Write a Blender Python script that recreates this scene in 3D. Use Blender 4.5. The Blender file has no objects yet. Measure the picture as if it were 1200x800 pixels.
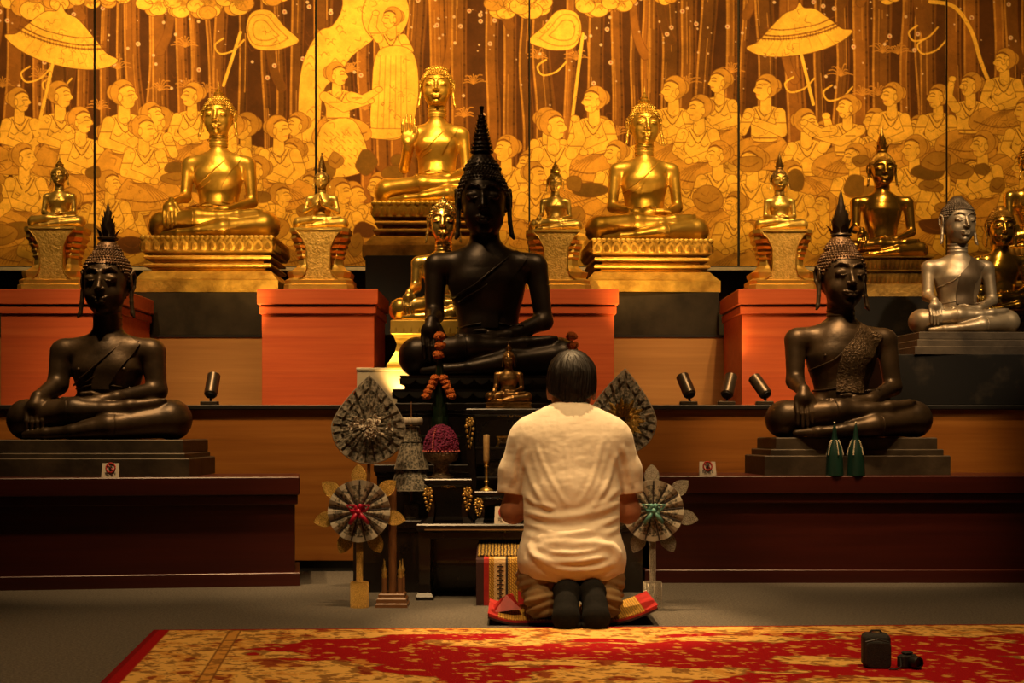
import bpy, math, random
import numpy as np
from mathutils import Vector, Matrix
from mathutils.bvhtree import BVHTree

random.seed(7)
rng = np.random.default_rng(7)
scene = bpy.context.scene
COL = scene.collection
PI = math.pi

# ------------------------------------------------------------------ camera frame used for measuring
F = 1200 * 50.0 / 36.0          # focal length in pixels of the 1200 x 800 frame
EYE = 0.638                     # camera height
HOR = 505.0                     # pixel row of the horizon


def P(x, y, d):
    """the point that lies d metres in front of the camera and shows at pixel x, y"""
    return Vector(((x - 600.0) / F * d, d, EYE + (HOR - y) / F * d))


def PX(x, d):
    return (x - 600.0) / F * d


def PZ(y, d):
    return EYE + (HOR - y) / F * d


# ------------------------------------------------------------------ object helpers
def tag(o, label=None, cat=None, group=None, kind=None):
    if label: o['label'] = label
    if cat: o['category'] = cat
    if group: o['group'] = group
    if kind: o['kind'] = kind
    return o


def thing(name, label, cat, loc=(0, 0, 0), rz=0.0, group=None):
    o = bpy.data.objects.new(name, None)
    COL.objects.link(o)
    o.empty_display_size = 0.05
    o.location = loc
    o.rotation_euler = (0, 0, rz)
    return tag(o, label, cat, group)


class MB:
    """collects vertices and faces of one mesh"""
    def __init__(s):
        s.v, s.f = [], []

    def add(s, v, f):
        n = len(s.v)
        s.v += [tuple(p) for p in v]
        s.f += [tuple(i + n for i in q) for q in f]
        return s

    def xf(s, M, start=0):
        s.v[start:] = [tuple(M @ Vector(p)) for p in s.v[start:]]
        return s

    def box(s, x0, x1, y0, y1, z0, z1, b=0.0):
        """box, edges bevelled by b"""
        if b <= 0:
            v = [(x, y, z) for z in (z0, z1) for y in (y0, y1) for x in (x0, x1)]
            return s.add(v, [(0, 2, 3, 1), (4, 5, 7, 6), (0, 1, 5, 4), (2, 6, 7, 3), (0, 4, 6, 2), (1, 3, 7, 5)])
        b = min(b, .49 * abs(x1 - x0), .49 * abs(y1 - y0), .49 * abs(z1 - z0))
        cx, cy = (x0 + x1) / 2, (y0 + y1) / 2
        hx, hy = abs(x1 - x0) / 2, abs(y1 - y0) / 2
        return s.rect_profile([(-b, z0), (0, z0 + b), (0, z1 - b), (-b, z1)], hx, hy, cx, cy, corner=b)

    def rect_profile(s, prof, hx, hy, cx=0.0, cy=0.0, corner=0.0):
        """sweep a profile of (offset, z) round a rectangle; closed top and bottom"""
        rings = []
        for off, z in prof:
            ax, ay = hx + off, hy + off
            if corner > 0:
                c = min(corner, ax * .9, ay * .9)
                ring = [(-ax + c, -ay), (ax - c, -ay), (ax, -ay + c), (ax, ay - c), (ax - c, ay), (-ax + c, ay), (-ax, ay - c), (-ax, -ay + c)]
            else:
                ring = [(-ax, -ay), (ax, -ay), (ax, ay), (-ax, ay)]
            rings.append([(cx + x, cy + y, z) for x, y in ring])
        n = len(rings[0])
        v = [p for r in rings for p in r]
        f = [tuple(range(n - 1, -1, -1))]
        for i in range(len(rings) - 1):
            for k in range(n):
                a, b2 = i * n + k, i * n + (k + 1) % n
                f.append((a, b2, b2 + n, a + n))
        f.append(tuple(range((len(rings) - 1) * n, len(rings) * n)))
        return s.add(v, f)

    def lathe(s, prof, n=24, c=(0, 0, 0), sx=1.0, sy=1.0):
        """revolve a profile of (r, z)"""
        v, f = [], []
        for r, z in prof:
            for k in range(n):
                a = 2 * PI * k / n
                v.append((c[0] + r * sx * math.cos(a), c[1] + r * sy * math.sin(a), c[2] + z))
        m = len(prof)
        for i in range(m - 1):
            for k in range(n):
                a, b = i * n + k, i * n + (k + 1) % n
                f.append((a, b, b + n, a + n))
        f.append(tuple(range(n - 1, -1, -1)))
        f.append(tuple(range((m - 1) * n, m * n)))
        return s.add(v, f)

    def tube(s, pts, r, n=8):
        """tube along points; r a number or a list"""
        pts = [Vector(p) for p in pts]
        R = [r] * len(pts) if not hasattr(r, '__len__') else r
        v, f = [], []
        t0 = (pts[1] - pts[0]).normalized()
        u = t0.orthogonal().normalized()
        for i, p in enumerate(pts):
            t = (pts[min(i + 1, len(pts) - 1)] - pts[max(i - 1, 0)]).normalized()
            u = (u - t * u.dot(t))
            u = u.normalized() if u.length > 1e-6 else t.orthogonal().normalized()
            w = t.cross(u)
            for k in range(n):
                a = 2 * PI * k / n
                v.append(p + (u * math.cos(a) + w * math.sin(a)) * R[i])
        m = len(pts)
        for i in range(m - 1):
            for k in range(n):
                a, b = i * n + k, i * n + (k + 1) % n
                f.append((a, b, b + n, a + n))
        f.append(tuple(range(n - 1, -1, -1)))
        f.append(tuple(range((m - 1) * n, m * n)))
        return s.add(v, f)

    def ball(s, c, r, n=8, m=5):
        rx, ry, rz = (r, r, r) if not hasattr(r, '__len__') else r
        v = [(c[0], c[1], c[2] - rz)]
        for i in range(1, m):
            ph = -PI / 2 + PI * i / m
            for k in range(n):
                a = 2 * PI * k / n
                v.append((c[0] + rx * math.cos(ph) * math.cos(a), c[1] + ry * math.cos(ph) * math.sin(a), c[2] + rz * math.sin(ph)))
        v.append((c[0], c[1], c[2] + rz))
        f = [(0, 1 + (k + 1) % n, 1 + k) for k in range(n)]
        for i in range(m - 2):
            for k in range(n):
                a, b = 1 + i * n + k, 1 + i * n + (k + 1) % n
                f.append((a, b, b + n, a + n))
        t = len(v) - 1
        o = 1 + (m - 2) * n
        f += [(o + k, o + (k + 1) % n, t) for k in range(n)]
        return s.add(v, f)

    def prism(s, poly, y0, y1):
        """outline in x, z pushed through y0..y1"""
        n = len(poly)
        v = [(x, y0, z) for x, z in poly] + [(x, y1, z) for x, z in poly]
        f = [tuple(range(n)), tuple(range(2 * n - 1, n - 1, -1))]
        f += [(k, k + n, (k + 1) % n + n, (k + 1) % n) for k in range(n)]
        return s.add(v, f)

    def leaf(s, base, up, out, h, w, curl=0.3, n=6, thick=0.15):
        """pointed petal standing at base, growing along up and bending towards out"""
        base, up, out = Vector(base), Vector(up).normalized(), Vector(out).normalized()
        side = up.cross(out).normalized()
        v, f = [], []
        for i in range(n + 1):
            t = i / n
            ww = w * .5 * (math.sin(PI * (0.18 + 0.82 * t)) ** .8 if t < 1 else 0.0)
            c = base + up * (h * t) + out * (curl * h * t * t)
            d = out * thick * w * math.sin(PI * min(1, .15 + .85 * t))
            v += [c - side * ww, c + d, c + side * ww, c - d * .4]
        for i in range(n):
            a = i * 4
            f += [(a + k, a + (k + 1) % 4, a + 4 + (k + 1) % 4, a + 4 + k) for k in range(4)]
        return s.add(v, f)

    def build(s, name, mat, parent=None, smooth=False, auto=None):
        me = bpy.data.meshes.new(name)
        me.from_pydata(s.v, [], s.f)
        me.validate()
        import bmesh
        bm = bmesh.new()
        bm.from_mesh(me)
        bmesh.ops.recalc_face_normals(bm, faces=bm.faces)
        bm.to_mesh(me)
        bm.free()
        o = bpy.data.objects.new(name, me)
        COL.objects.link(o)
        if mat: me.materials.append(mat)
        if smooth:
            me.polygons.foreach_set('use_smooth', [True] * len(me.polygons))
            if auto is not None:
                sharp_edges(me, auto)
        if parent: o.parent = parent
        return o


def sharp_edges(me, ang):
    import bmesh
    bm = bmesh.new()
    bm.from_mesh(me)
    for e in bm.edges:
        if len(e.link_faces) == 2 and e.calc_face_angle(0) > ang:
            e.smooth = False
    bm.to_mesh(me)
    bm.free()


def mesh_np(name, V, Q, mat, parent=None, smooth=True):
    """mesh object from numpy vertices and quads"""
    me = bpy.data.meshes.new(name)
    me.vertices.add(len(V))
    me.vertices.foreach_set('co', np.ascontiguousarray(V, dtype=np.float32).ravel())
    me.loops.add(Q.size)
    me.loops.foreach_set('vertex_index', np.ascontiguousarray(Q, dtype=np.int32).ravel())
    me.polygons.add(len(Q))
    me.polygons.foreach_set('loop_start', np.arange(0, Q.size, Q.shape[1], dtype=np.int32))
    me.polygons.foreach_set('loop_total', np.full(len(Q), Q.shape[1], dtype=np.int32))
    me.update(calc_edges=True)
    if smooth:
        me.polygons.foreach_set('use_smooth', np.ones(len(Q), dtype=bool))
    if mat: me.materials.append(mat)
    o = bpy.data.objects.new(name, me)
    COL.objects.link(o)
    if parent: o.parent = parent
    return o


def copy_tree(o, parent=None):
    c = o.copy()
    COL.objects.link(c)
    if parent: c.parent = parent
    for ch in list(o.children):
        copy_tree(ch, c)
    return c


# ------------------------------------------------------------------ organic surfaces: distance field + surface nets
class Field:
    def __init__(s, lo, hi, h):
        s.h = h
        s.lo = np.array(lo, dtype=np.float32)
        s.n = [int(math.ceil((hi[i] - lo[i]) / h)) + 1 for i in range(3)]
        s.ax = [s.lo[i] + h * np.arange(s.n[i], dtype=np.float32) for i in range(3)]
        s.d = np.full(s.n, 0.5, dtype=np.float32)

    def _sl(s, lo, hi):
        r = []
        for i in range(3):
            a = int(max(0, math.floor((lo[i] - s.lo[i]) / s.h)))
            b = int(min(s.n[i], math.ceil((hi[i] - s.lo[i]) / s.h) + 1))
            if b <= a: return None
            r.append(slice(a, b))
        return tuple(r)

    def _op(s, lo, hi, fn, k, sub):
        m = k + 3 * s.h
        sl = s._sl([lo[i] - m for i in range(3)], [hi[i] + m for i in range(3)])
        if sl is None: return
        X = s.ax[0][sl[0]][:, None, None]
        Y = s.ax[1][sl[1]][None, :, None]
        Z = s.ax[2][sl[2]][None, None, :]
        n = fn(X, Y, Z)
        d = s.d[sl]
        if sub:
            n = -n
            if k > 0:
                hh = np.maximum(k - np.abs(d - n), 0) / k
                s.d[sl] = np.maximum(d, n) + hh * hh * k * .25
            else:
                s.d[sl] = np.maximum(d, n)
        else:
            if k > 0:
                hh = np.maximum(k - np.abs(d - n), 0) / k
                s.d[sl] = np.minimum(d, n) - hh * hh * k * .25
            else:
                s.d[sl] = np.minimum(d, n)

    def cone(s, a, b, ra, rb, k=0.02, sub=False, flat=None):
        """round cone from a to b; flat=(axis, factor) squashes it across one axis"""
        a = np.array(a, dtype=np.float32); b = np.array(b, dtype=np.float32)
        r = max(ra, rb)
        lo, hi = np.minimum(a, b) - r, np.maximum(a, b) + r
        sc = [1.0, 1.0, 1.0]
        if flat: sc[flat[0]] = flat[1]
        sc = np.array(sc, dtype=np.float32)
        A, B = a * sc, b * sc
        AB = B - A
        L = float(AB @ AB) + 1e-12

        def fn(X, Y, Z):
            px, py, pz = X * sc[0] - A[0], Y * sc[1] - A[1], Z * sc[2] - A[2]
            t = np.clip((px * AB[0] + py * AB[1] + pz * AB[2]) / L, 0, 1)
            q = np.sqrt((px - t * AB[0]) ** 2 + (py - t * AB[1]) ** 2 + (pz - t * AB[2]) ** 2)
            return q - (ra + (rb - ra) * t)
        s._op(lo, hi, fn, k, sub)
        return s

    def chain(s, pts, rs, k=0.015, sub=False, flat=None):
        for i in range(len(pts) - 1):
            ra = rs[i] if hasattr(rs, '__len__') else rs
            rb = rs[i + 1] if hasattr(rs, '__len__') else rs
            s.cone(pts[i], pts[i + 1], ra, rb, k, sub, flat)
        return s

    def ell(s, c, r, k=0.02, rot=None, sub=False):
        c = np.array(c, dtype=np.float32); r = np.array(r, dtype=np.float32)
        R = None
        m = r
        if rot is not None:
            R = np.array(Matrix.Rotation(rot[0], 3, rot[1]).transposed(), dtype=np.float32)
            m = np.full(3, r.max())

        def fn(X, Y, Z):
            x, y, z = X - c[0], Y - c[1], Z - c[2]
            if R is not None:
                x, y, z = (R[0, 0] * x + R[0, 1] * y + R[0, 2] * z, R[1, 0] * x + R[1, 1] * y + R[1, 2] * z, R[2, 0] * x + R[2, 1] * y + R[2, 2] * z)
            k0 = np.sqrt((x / r[0]) ** 2 + (y / r[1]) ** 2 + (z / r[2]) ** 2)
            k1 = np.sqrt((x / r[0] ** 2) ** 2 + (y / r[1] ** 2) ** 2 + (z / r[2] ** 2) ** 2) + 1e-9
            return k0 * (k0 - 1) / k1
        s._op(c - m, c + m, fn, k, sub)
        return s

    def rbox(s, c, hsize, r, k=0.01, sub=False):
        c = np.array(c, dtype=np.float32); b = np.array(hsize, dtype=np.float32) - r

        def fn(X, Y, Z):
            x, y, z = np.abs(X - c[0]) - b[0], np.abs(Y - c[1]) - b[1], np.abs(Z - c[2]) - b[2]
            return np.sqrt(np.maximum(x, 0) ** 2 + np.maximum(y, 0) ** 2 + np.maximum(z, 0) ** 2) + np.minimum(np.maximum(x, np.maximum(y, z)), 0) - r
        s._op(c - b - r, c + b + r, fn, k, sub)
        return s

    def half(s, axis, val, above):
        """cut away everything above (or below) a plane"""
        g = s.ax[axis]
        sh = [1, 1, 1]; sh[axis] = -1
        pl = (g - val) if above else (val - g)
        s.d = np.maximum(s.d, pl.reshape(sh).astype(np.float32))
        return s

    def mesh(s):
        d = s.d
        d[0], d[-1], d[:, 0], d[:, -1], d[:, :, 0], d[:, :, -1] = .5, .5, .5, .5, .5, .5
        ins = d < 0
        nx, ny, nz = (k - 1 for k in d.shape)
        cnt = np.zeros((nx, ny, nz), dtype=np.uint8)
        for a in (0, 1):
            for b in (0, 1):
                for c in (0, 1):
                    cnt += ins[a:a + nx, b:b + ny, c:c + nz]
        act = (cnt > 0) & (cnt < 8)
        I = np.argwhere(act)
        idx = np.full((nx, ny, nz), -1, dtype=np.int32)
        idx[act] = np.arange(len(I), dtype=np.int32)
        cor = {}
        for a in (0, 1):
            for b in (0, 1):
                for c in (0, 1):
                    cor[a, b, c] = d[I[:, 0] + a, I[:, 1] + b, I[:, 2] + c]
        acc = np.zeros((len(I), 3), dtype=np.float32)
        num = np.zeros(len(I), dtype=np.float32)
        for ax in range(3):
            o = [0, 1, 2]; o.remove(ax)
            for p in (0, 1):
                for q in (0, 1):
                    c0 = [0, 0, 0]; c0[o[0]] = p; c0[o[1]] = q
                    c1 = list(c0); c1[ax] = 1
                    d0, d1 = cor[tuple(c0)], cor[tuple(c1)]
                    m = (d0 < 0) != (d1 < 0)
                    t = np.where(m, d0 / np.where(m, d0 - d1, 1), 0)
                    w = m.astype(np.float32)
                    acc[:, ax] += t * w
                    acc[:, o[0]] += p * w
                    acc[:, o[1]] += q * w
                    num += w
        V = (I + acc / num[:, None]) * s.h + s.lo
        quads = []
        for ax in range(3):
            o = [0, 1, 2]; o.remove(ax)
            a0 = [slice(1, -1)] * 3; a0[ax] = slice(0, -1)
            a1 = [slice(1, -1)] * 3; a1[ax] = slice(1, None)
            s0, s1 = ins[tuple(a0)], ins[tuple(a1)]
            for flip, mk in ((False, s0 & ~s1), (True, ~s0 & s1)):
                E = np.argwhere(mk)
                if not len(E): continue
                E = E + 1
                E[:, ax] -= 1

                def cell(p, q):
                    e = E.copy()
                    e[:, o[0]] -= p; e[:, o[1]] -= q
                    return idx[e[:, 0], e[:, 1], e[:, 2]]
                q4 = np.stack([cell(0, 0), cell(1, 0), cell(1, 1), cell(0, 1)], 1)
                if flip != (ax == 1): q4 = q4[:, ::-1]
                quads.append(q4)
        Q = np.concatenate(quads)
        a, b, c = V[Q[:, 0]], V[Q[:, 1]], V[Q[:, 2]]
        if (np.cross(b - a, c - a) * a).sum() < 0: Q = Q[:, ::-1]
        return V, Q


# ------------------------------------------------------------------ materials
def node_mat(name):
    m = bpy.data.materials.new(name)
    m.use_nodes = True
    nt = m.node_tree
    b = nt.nodes['Principled BSDF']
    return m, nt, b


def setp(b, **kw):
    names = {'base': 'Base Color', 'rough': 'Roughness', 'metal': 'Metallic', 'spec': 'Specular IOR Level', 'coat': 'Coat Weight',
             'crough': 'Coat Roughness', 'sheen': 'Sheen Weight', 'emit': 'Emission Color', 'estr': 'Emission Strength', 'trans': 'Transmission Weight', 'sss': 'Subsurface Weight'}
    for k, v in kw.items():
        b.inputs[names[k]].default_value = (*v, 1) if hasattr(v, '__len__') else v


def N(nt, t, **kw):
    n = nt.nodes.new(t)
    for k, v in kw.items():
        if k.startswith('_'):
            setattr(n, k[1:], v)
        else:
            n.inputs[k.replace('__', ' ')].default_value = v
    return n


def ramp(nt, stops, interp='LINEAR'):
    r = nt.nodes.new('ShaderNodeValToRGB')
    cr = r.color_ramp
    cr.interpolation = interp
    while len(cr.elements) < len(stops): cr.elements.new(.5)
    for e, (p, c) in zip(cr.elements, stops):
        e.position = p
        e.color = (*c, 1)
    return r


def coords(nt, kind='Object', scale=(1, 1, 1), rot=(0, 0, 0)):
    tc = nt.nodes.new('ShaderNodeTexCoord')
    mp = nt.nodes.new('ShaderNodeMapping')
    mp.inputs['Scale'].default_value = scale
    mp.inputs['Rotation'].default_value = rot
    nt.links.new(tc.outputs[kind], mp.inputs['Vector'])
    return mp.outputs['Vector']


def mottled(name, c1, c2, scale=6.0, rough=(.35, .5), metal=0.0, bump=0.0, bscale=None, coat=0.0, stretch=(1, 1, 1), pos=(.35, .65), detail=5.0, **kw):
    """two colours mixed by noise, roughness mixed the same way, fine bump"""
    m, nt, b = node_mat(name)
    v = coords(nt, 'Object', stretch)
    n = N(nt, 'ShaderNodeTexNoise', Scale=scale, Detail=detail, Roughness=.6)
    nt.links.new(v, n.inputs['Vector'])
    r = ramp(nt, [(pos[0], c1), (pos[1], c2)])
    nt.links.new(n.outputs['Fac'], r.inputs['Fac'])
    nt.links.new(r.outputs['Color'], b.inputs['Base Color'])
    mr = N(nt, 'ShaderNodeMapRange')
    mr.inputs['To Min'].default_value, mr.inputs['To Max'].default_value = rough
    nt.links.new(n.outputs['Fac'], mr.inputs['Value'])
    nt.links.new(mr.outputs['Result'], b.inputs['Roughness'])
    setp(b, metal=metal, coat=coat, **kw)
    if bump > 0:
        n2 = N(nt, 'ShaderNodeTexNoise', Scale=bscale or scale * 6, Detail=4.0)
        nt.links.new(v, n2.inputs['Vector'])
        bp = N(nt, 'ShaderNodeBump', Strength=bump, Distance=.01)
        nt.links.new(n2.outputs['Fac'], bp.inputs['Height'])
        nt.links.new(bp.outputs['Normal'], b.inputs['Normal'])
    return m


def wood(name, c1, c2, c3, scale=1.0, rough=.4, coat=0.15, axis=0):
    """long horizontal grain"""
    m, nt, b = node_mat(name)
    st = [9 * scale, 9 * scale, 9 * scale]
    st[axis] = .55 * scale
    v = coords(nt, 'Object', tuple(st))
    n1 = N(nt, 'ShaderNodeTexNoise', Scale=1.6, Detail=6.0, Roughness=.62, Distortion=.6)
    nt.links.new(v, n1.inputs['Vector'])
    st2 = [60 * scale, 60 * scale, 60 * scale]
    st2[axis] = 1.6 * scale
    v2 = coords(nt, 'Object', tuple(st2))
    n2 = N(nt, 'ShaderNodeTexNoise', Scale=1.0, Detail=4.0, Roughness=.6)
    nt.links.new(v2, n2.inputs['Vector'])
    mx = N(nt, 'ShaderNodeMix', _data_type='FLOAT')
    mx.inputs[0].default_value = .38
    nt.links.new(n1.outputs['Fac'], mx.inputs[2])
    nt.links.new(n2.outputs['Fac'], mx.inputs[3])
    r = ramp(nt, [(.3, c1), (.5, c2), (.7, c3)])
    nt.links.new(mx.outputs[0], r.inputs['Fac'])
    nt.links.new(r.outputs['Color'], b.inputs['Base Color'])
    setp(b, rough=rough, coat=coat, crough=.25)
    return m


def plain(name, c, rough=.5, metal=0.0, **kw):
    return mottled(name, tuple(x * .88 for x in c), tuple(min(1, x * 1.08) for x in c), scale=14, rough=(rough * .9, min(1, rough * 1.1)), metal=metal, **kw)
# ------------------------------------------------------------------ seated statues
# all measures in units of the width from knee to knee; x to the viewer's right, -y to the viewer, z up from the seat
BASE = dict(T=.50, SW=.30, CZ=.67, HH=.365, pose='touch', res=165, hres=88, thick=1.0, neck=.078, waist=.125, ears=.38, turn=0.0, smile=.0, knee=.105)


def statue_field(p):
    T, SW, CZ = p['T'], p['SW'], p['CZ']
    k0 = p['thick']
    f = Field((-.56, -.46, -.03), (.56, .24, CZ + .16), 1.0 / p['res'])
    kn = p['knee']
    # lap and legs
    f.ell((0, .02, .125), (.22, .16, .125), .04)
    f.ell((0, -.12, .085), (.33, .19, .085), .04)
    for s in (-1, 1):
        f.cone((s * .09, .0, .125), (s * .385, -.14, kn + .005), .118, kn, .04)
        f.ell((s * .405, -.15, kn + .002), (.098, .12, kn), .03)
    # the upper shin: from the knee on the viewer's left across to a foot lying on the other thigh
    f.cone((-.385, -.19, .125), (-.10, -.275, .155), .088, .070, .03)
    f.cone((-.10, -.275, .155), (.09, -.285, .158), .070, .044, .03)
    f.chain([(.07, -.285, .160), (.20, -.275, .178), (.335, -.235, .200)], [.042, .037, .026], .02)
    f.cone((.30, -.245, .196), (.372, -.222, .212), .024, .014, .01)
    # the lower shin: from the knee on the viewer's right to a foot under the other knee
    f.cone((.385, -.19, .105), (.10, -.315, .070), .086, .062, .03)
    f.cone((.10, -.315, .070), (-.10, -.335, .042), .062, .038, .025)
    f.chain([(-.09, -.335, .042), (-.24, -.325, .032), (-.36, -.29, .026)], [.036, .032, .020], .015)
    # torso
    w = p['waist']
    fl = (1, 1.35)
    f.ell((0, .02, .19), (w + .035, .115, .09), .05)
    f.cone((0, .015 / 1, .22), (0, .01, T - .11), w, SW * .60, .06, flat=fl)
    f.cone((0, .01, T - .11), (0, .012, T - .045), SW * .60, SW * .52, .05, flat=fl)
    f.cone((-(SW - .075), .012, T - .015), (SW - .075, .012, T - .015), .062 * k0, .062 * k0, .04)
    for s in (-1, 1):
        f.ell((s * .078, -.072, T - .105), (.085, .050, .066), .045)
        f.cone((s * .02, .012, T + .040), (s * (SW - .10), .012, T + .004), .048, .05, .04)
    f.ell((0, -.085, .27), (w * .7, .045, .08), .05)
    # neck
    nk = p['neck']
    f.cone((0, .012, T + .01), (0, -.005, CZ + .08), nk * 1.06, nk * .92, .035)
    # arms
    sj = SW - .058
    eZ = .285 + (T - .5) * .34
    pose = p['pose']
    rU, rE, rW = .060 * k0, .048 * k0, .034 * k0

    def finger(pts, r0, r1):
        f.chain(pts, np.linspace(r0, r1, len(pts)), .004)

    def right_touch():
        wz = .225 + (T - .5) * .50
        E, W_ = (-SW + .045, -.035, eZ + .02), (-.305, -.235, wz)
        f.cone((-sj, .012, T - .015), E, rU, rE, .03)
        f.cone(E, W_, rE, rW, .025)
        hx, hy = -.312, -.272
        hz = wz - .045
        f.cone((-.305, -.245, wz), (hx, hy, hz), rW * .95, .040, .02)
        f.ell((hx, hy - .002, hz - .012), (.056, .026, .052), .015)
        for i in range(4):
            x = hx - .043 + .029 * i
            ln = (.105, .118, .115, .098)[i] * (1 + (T - .5) * 1.1)
            finger([(x * 1.0, hy - .006, hz - .035), (x + .003, hy - .026, hz - .035 - ln * .45), (x + .005, hy - .022, hz - .035 - ln)], .0150, .0110)
        finger([(hx + .042, hy + .004, hz + .02), (hx + .070, hy - .004, hz - .035), (hx + .068, hy - .012, hz - .085)], .019, .012)

    def left_lap():
        E, W_ = (SW - .030, -.02, eZ - .015), (.115, -.215, .225)
        f.cone((sj, .012, T - .015), E, rU, rE, .03)
        f.cone(E, W_, rE, rW, .025)
        f.cone(W_, (.02, -.245, .216), rW * .9, .030, .02)
        f.ell((-.01, -.250, .214), (.068, .046, .022), .015)
        for i in range(4):
            y = -.288 + .026 * i
            ln = (.10, .115, .12, .10)[i]
            finger([(-.055, y, .213), (-.055 - ln * .5, y - .004, .217), (-.055 - ln, y, .222)], .0145, .0100)
        finger([(.035, -.235, .232), (-.02, -.225, .252), (-.075, -.232, .250)], .017, .010)

    def right_lap():
        E, W_ = (-SW + .030, -.02, eZ - .015), (-.115, -.222, .240)
        f.cone((-sj, .012, T - .015), E, rU, rE, .03)
        f.cone(E, W_, rE, rW, .025)
        f.cone(W_, (-.02, -.255, .246), rW * .9, .030, .02)
        f.ell((.01, -.258, .246), (.068, .046, .020), .012)
        for i in range(4):
            y = -.296 + .026 * i
            ln = (.10, .115, .12, .10)[i]
            finger([(.055, y, .247), (.055 + ln * .5, y - .004, .246), (.055 + ln, y, .240)], .0145, .0100)
        finger([(-.035, -.245, .262), (.02, -.24, .280), (.06, -.245, .276)], .016, .010)

    def right_raised():
        E, W_ = (-SW + .01, -.04, .33), (-.235, -.20, .455)
        f.cone((-sj, .012, T - .015), E, rU, rE, .03)
        f.cone(E, W_, rE, rW, .025)
        f.cone(W_, (-.225, -.215, .50), rW, .036, .02)
        f.ell((-.222, -.218, .545), (.060, .024, .068), .015)
        for i in range(4):
            x = -.268 + .031 * i
            ln = (.105, .135, .130, .10)[i]
            finger([(x, -.222, .595), (x + .002, -.226, .595 + ln * .5), (x + .004, -.220, .595 + ln)], .0150, .0105)
        finger([(-.178, -.222, .525), (-.150, -.232, .575), (-.152, -.235, .625)], .018, .012)

    def joined():
        for s in (-1, 1):
            E, W_ = (s * (SW + .0), -.05, .33), (s * .06, -.20, .43)
            f.cone((s * sj, .012, T - .015), E, rU, rE, .03)
            f.cone(E, W_, rE, rW, .025)
            f.ell((s * .024, -.205, .475), (.022, .034, .06), .012)
            for i in range(4):
                y = -.235 + .02 * i
                finger([(s * .020, y, .52), (s * .014, y, .57), (s * .010, y, .615)], .0135, .009)
            finger([(s * .02, -.245, .45), (s * .014, -.262, .50), (s * .012, -.255, .54)], .014, .009)
    if pose == 'touch': right_touch(); left_lap()
    elif pose == 'lap': left_lap(); right_lap()
    elif pose == 'raised': right_raised(); left_lap()
    elif pose == 'joined': joined()
    f.half(2, 0.0, False)
    return f


def head_field(p):
    """head in its own measure: 1 = chin to crown, origin under the chin"""
    f = Field((-.52, -.60, -.32), (.52, .56, 1.08), 1.0 / p['hres'])
    f.ell((0, .05, .60), (.345, .41, .395), .05)
    f.ell((0, -.075, .42), (.295, .305, .40), .08)
    f.ell((0, -.10, .25), (.245, .225, .215), .10)
    f.ell((0, -.285, .085), (.085, .075, .070), .06)
    for s in (-1, 1):
        f.ell((s * .155, -.21, .33), (.115, .12, .13), .06)
    f.cone((0, .06, .30), (0, .05, -.30), .205, .215, .06)          # neck
    for z in (-.02, -.10, -.18):                                    # three rings round the neck
        f.ell((0, .05, z), (.222, .222, .03), .02)
    # nose, brows, eyes, lips
    f.chain([(0, -.352, .63), (0, -.385, .52), (0, -.445, .395)], [.030, .030, .042], .03)
    for s in (-1, 1):
        f.ell((s * .045, -.400, .375), (.036, .042, .030), .015)
        f.chain([(s * .025, -.368, .625), (s * .075, -.372, .672), (s * .155, -.348, .695), (s * .235, -.272, .655)], [.016, .017, .016, .010], .018)
        f.ell((s * .145, -.318, .545), (.098, .055, .058), .012)
        f.chain([(s * .055, -.372, .520), (s * .145, -.380, .500), (s * .235, -.312, .532)], [.007, .010, .007], .004)
        f.chain([(s * .060, -.378, .508), (s * .145, -.386, .486), (s * .225, -.325, .515)], .007, .006, sub=True)
    u = p['smile']
    f.chain([(-.135, -.325, .252 + u), (-.055, -.385, .242), (0, -.390, .234), (.055, -.385, .242), (.135, -.325, .252 + u)], [.014, .027, .024, .027, .014], .014)
    f.chain([(-.105, -.335, .225 + u * .5), (-.04, -.380, .193), (.04, -.380, .193), (.105, -.335, .225 + u * .5)], [.014, .033, .033, .014], .012)
    f.chain([(-.135, -.345, .243 + u), (0, -.425, .215), (.135, -.345, .243 + u)], .007, .008, sub=True)
    # ears with long lobes
    ez = p['ears']
    for s in (-1, 1):
        f.ell((s * .362, .03, .52), (.030, .085, .140), .02, rot=(s * .25, 'Z'))
        f.chain([(s * .365, -.01, .62), (s * .392, .05, .68), (s * .400, .11, .60), (s * .392, .10, .46), (s * .378, .03, .36)], [.024, .026, .026, .026, .026], .012)
        f.chain([(s * .370, .02, .40), (s * ez, -.005, .22), (s * (ez + .02), -.02, .05), (s * (ez + .045), -.035, .0)], [.036, .032, .034, .022], .02)
    f.half(2, -.27, False)
    return f


_fields = {}


def body_mesh(p):
    key = tuple(sorted((k, v) for k, v in p.items()))
    if key in _fields: return _fields[key]
    V, Q = statue_field(p).mesh()
    hkey = ('head', p['hres'], p['ears'], p['smile'])
    if hkey not in _fields: _fields[hkey] = head_field(p).mesh()
    hv, hq = _fields[hkey]
    hv = head_place(hv, p)
    _fields[key] = (np.concatenate([V, hv]), np.concatenate([Q, hq + len(V)]))
    return _fields[key]


def head_place(v, p):
    v = np.asarray(v, dtype=np.float32) * p['HH']
    v = v * np.array([p.get('hw', 1.0), 1.0, 1.0], dtype=np.float32)
    a = p['turn']
    c, s = math.cos(a), math.sin(a)
    x = v[:, 0] * c - v[:, 1] * s
    y = v[:, 0] * s + v[:, 1] * c
    return np.stack([x, y - .012, v[:, 2] + p['CZ']], 1)


def hairline(x, y, z):
    """is this point of the skull covered with hair"""
    return z > .735 + .05 * math.cos(min(1.5, abs(x) * 5)) - 1.05 * max(0, y + .27)


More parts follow.
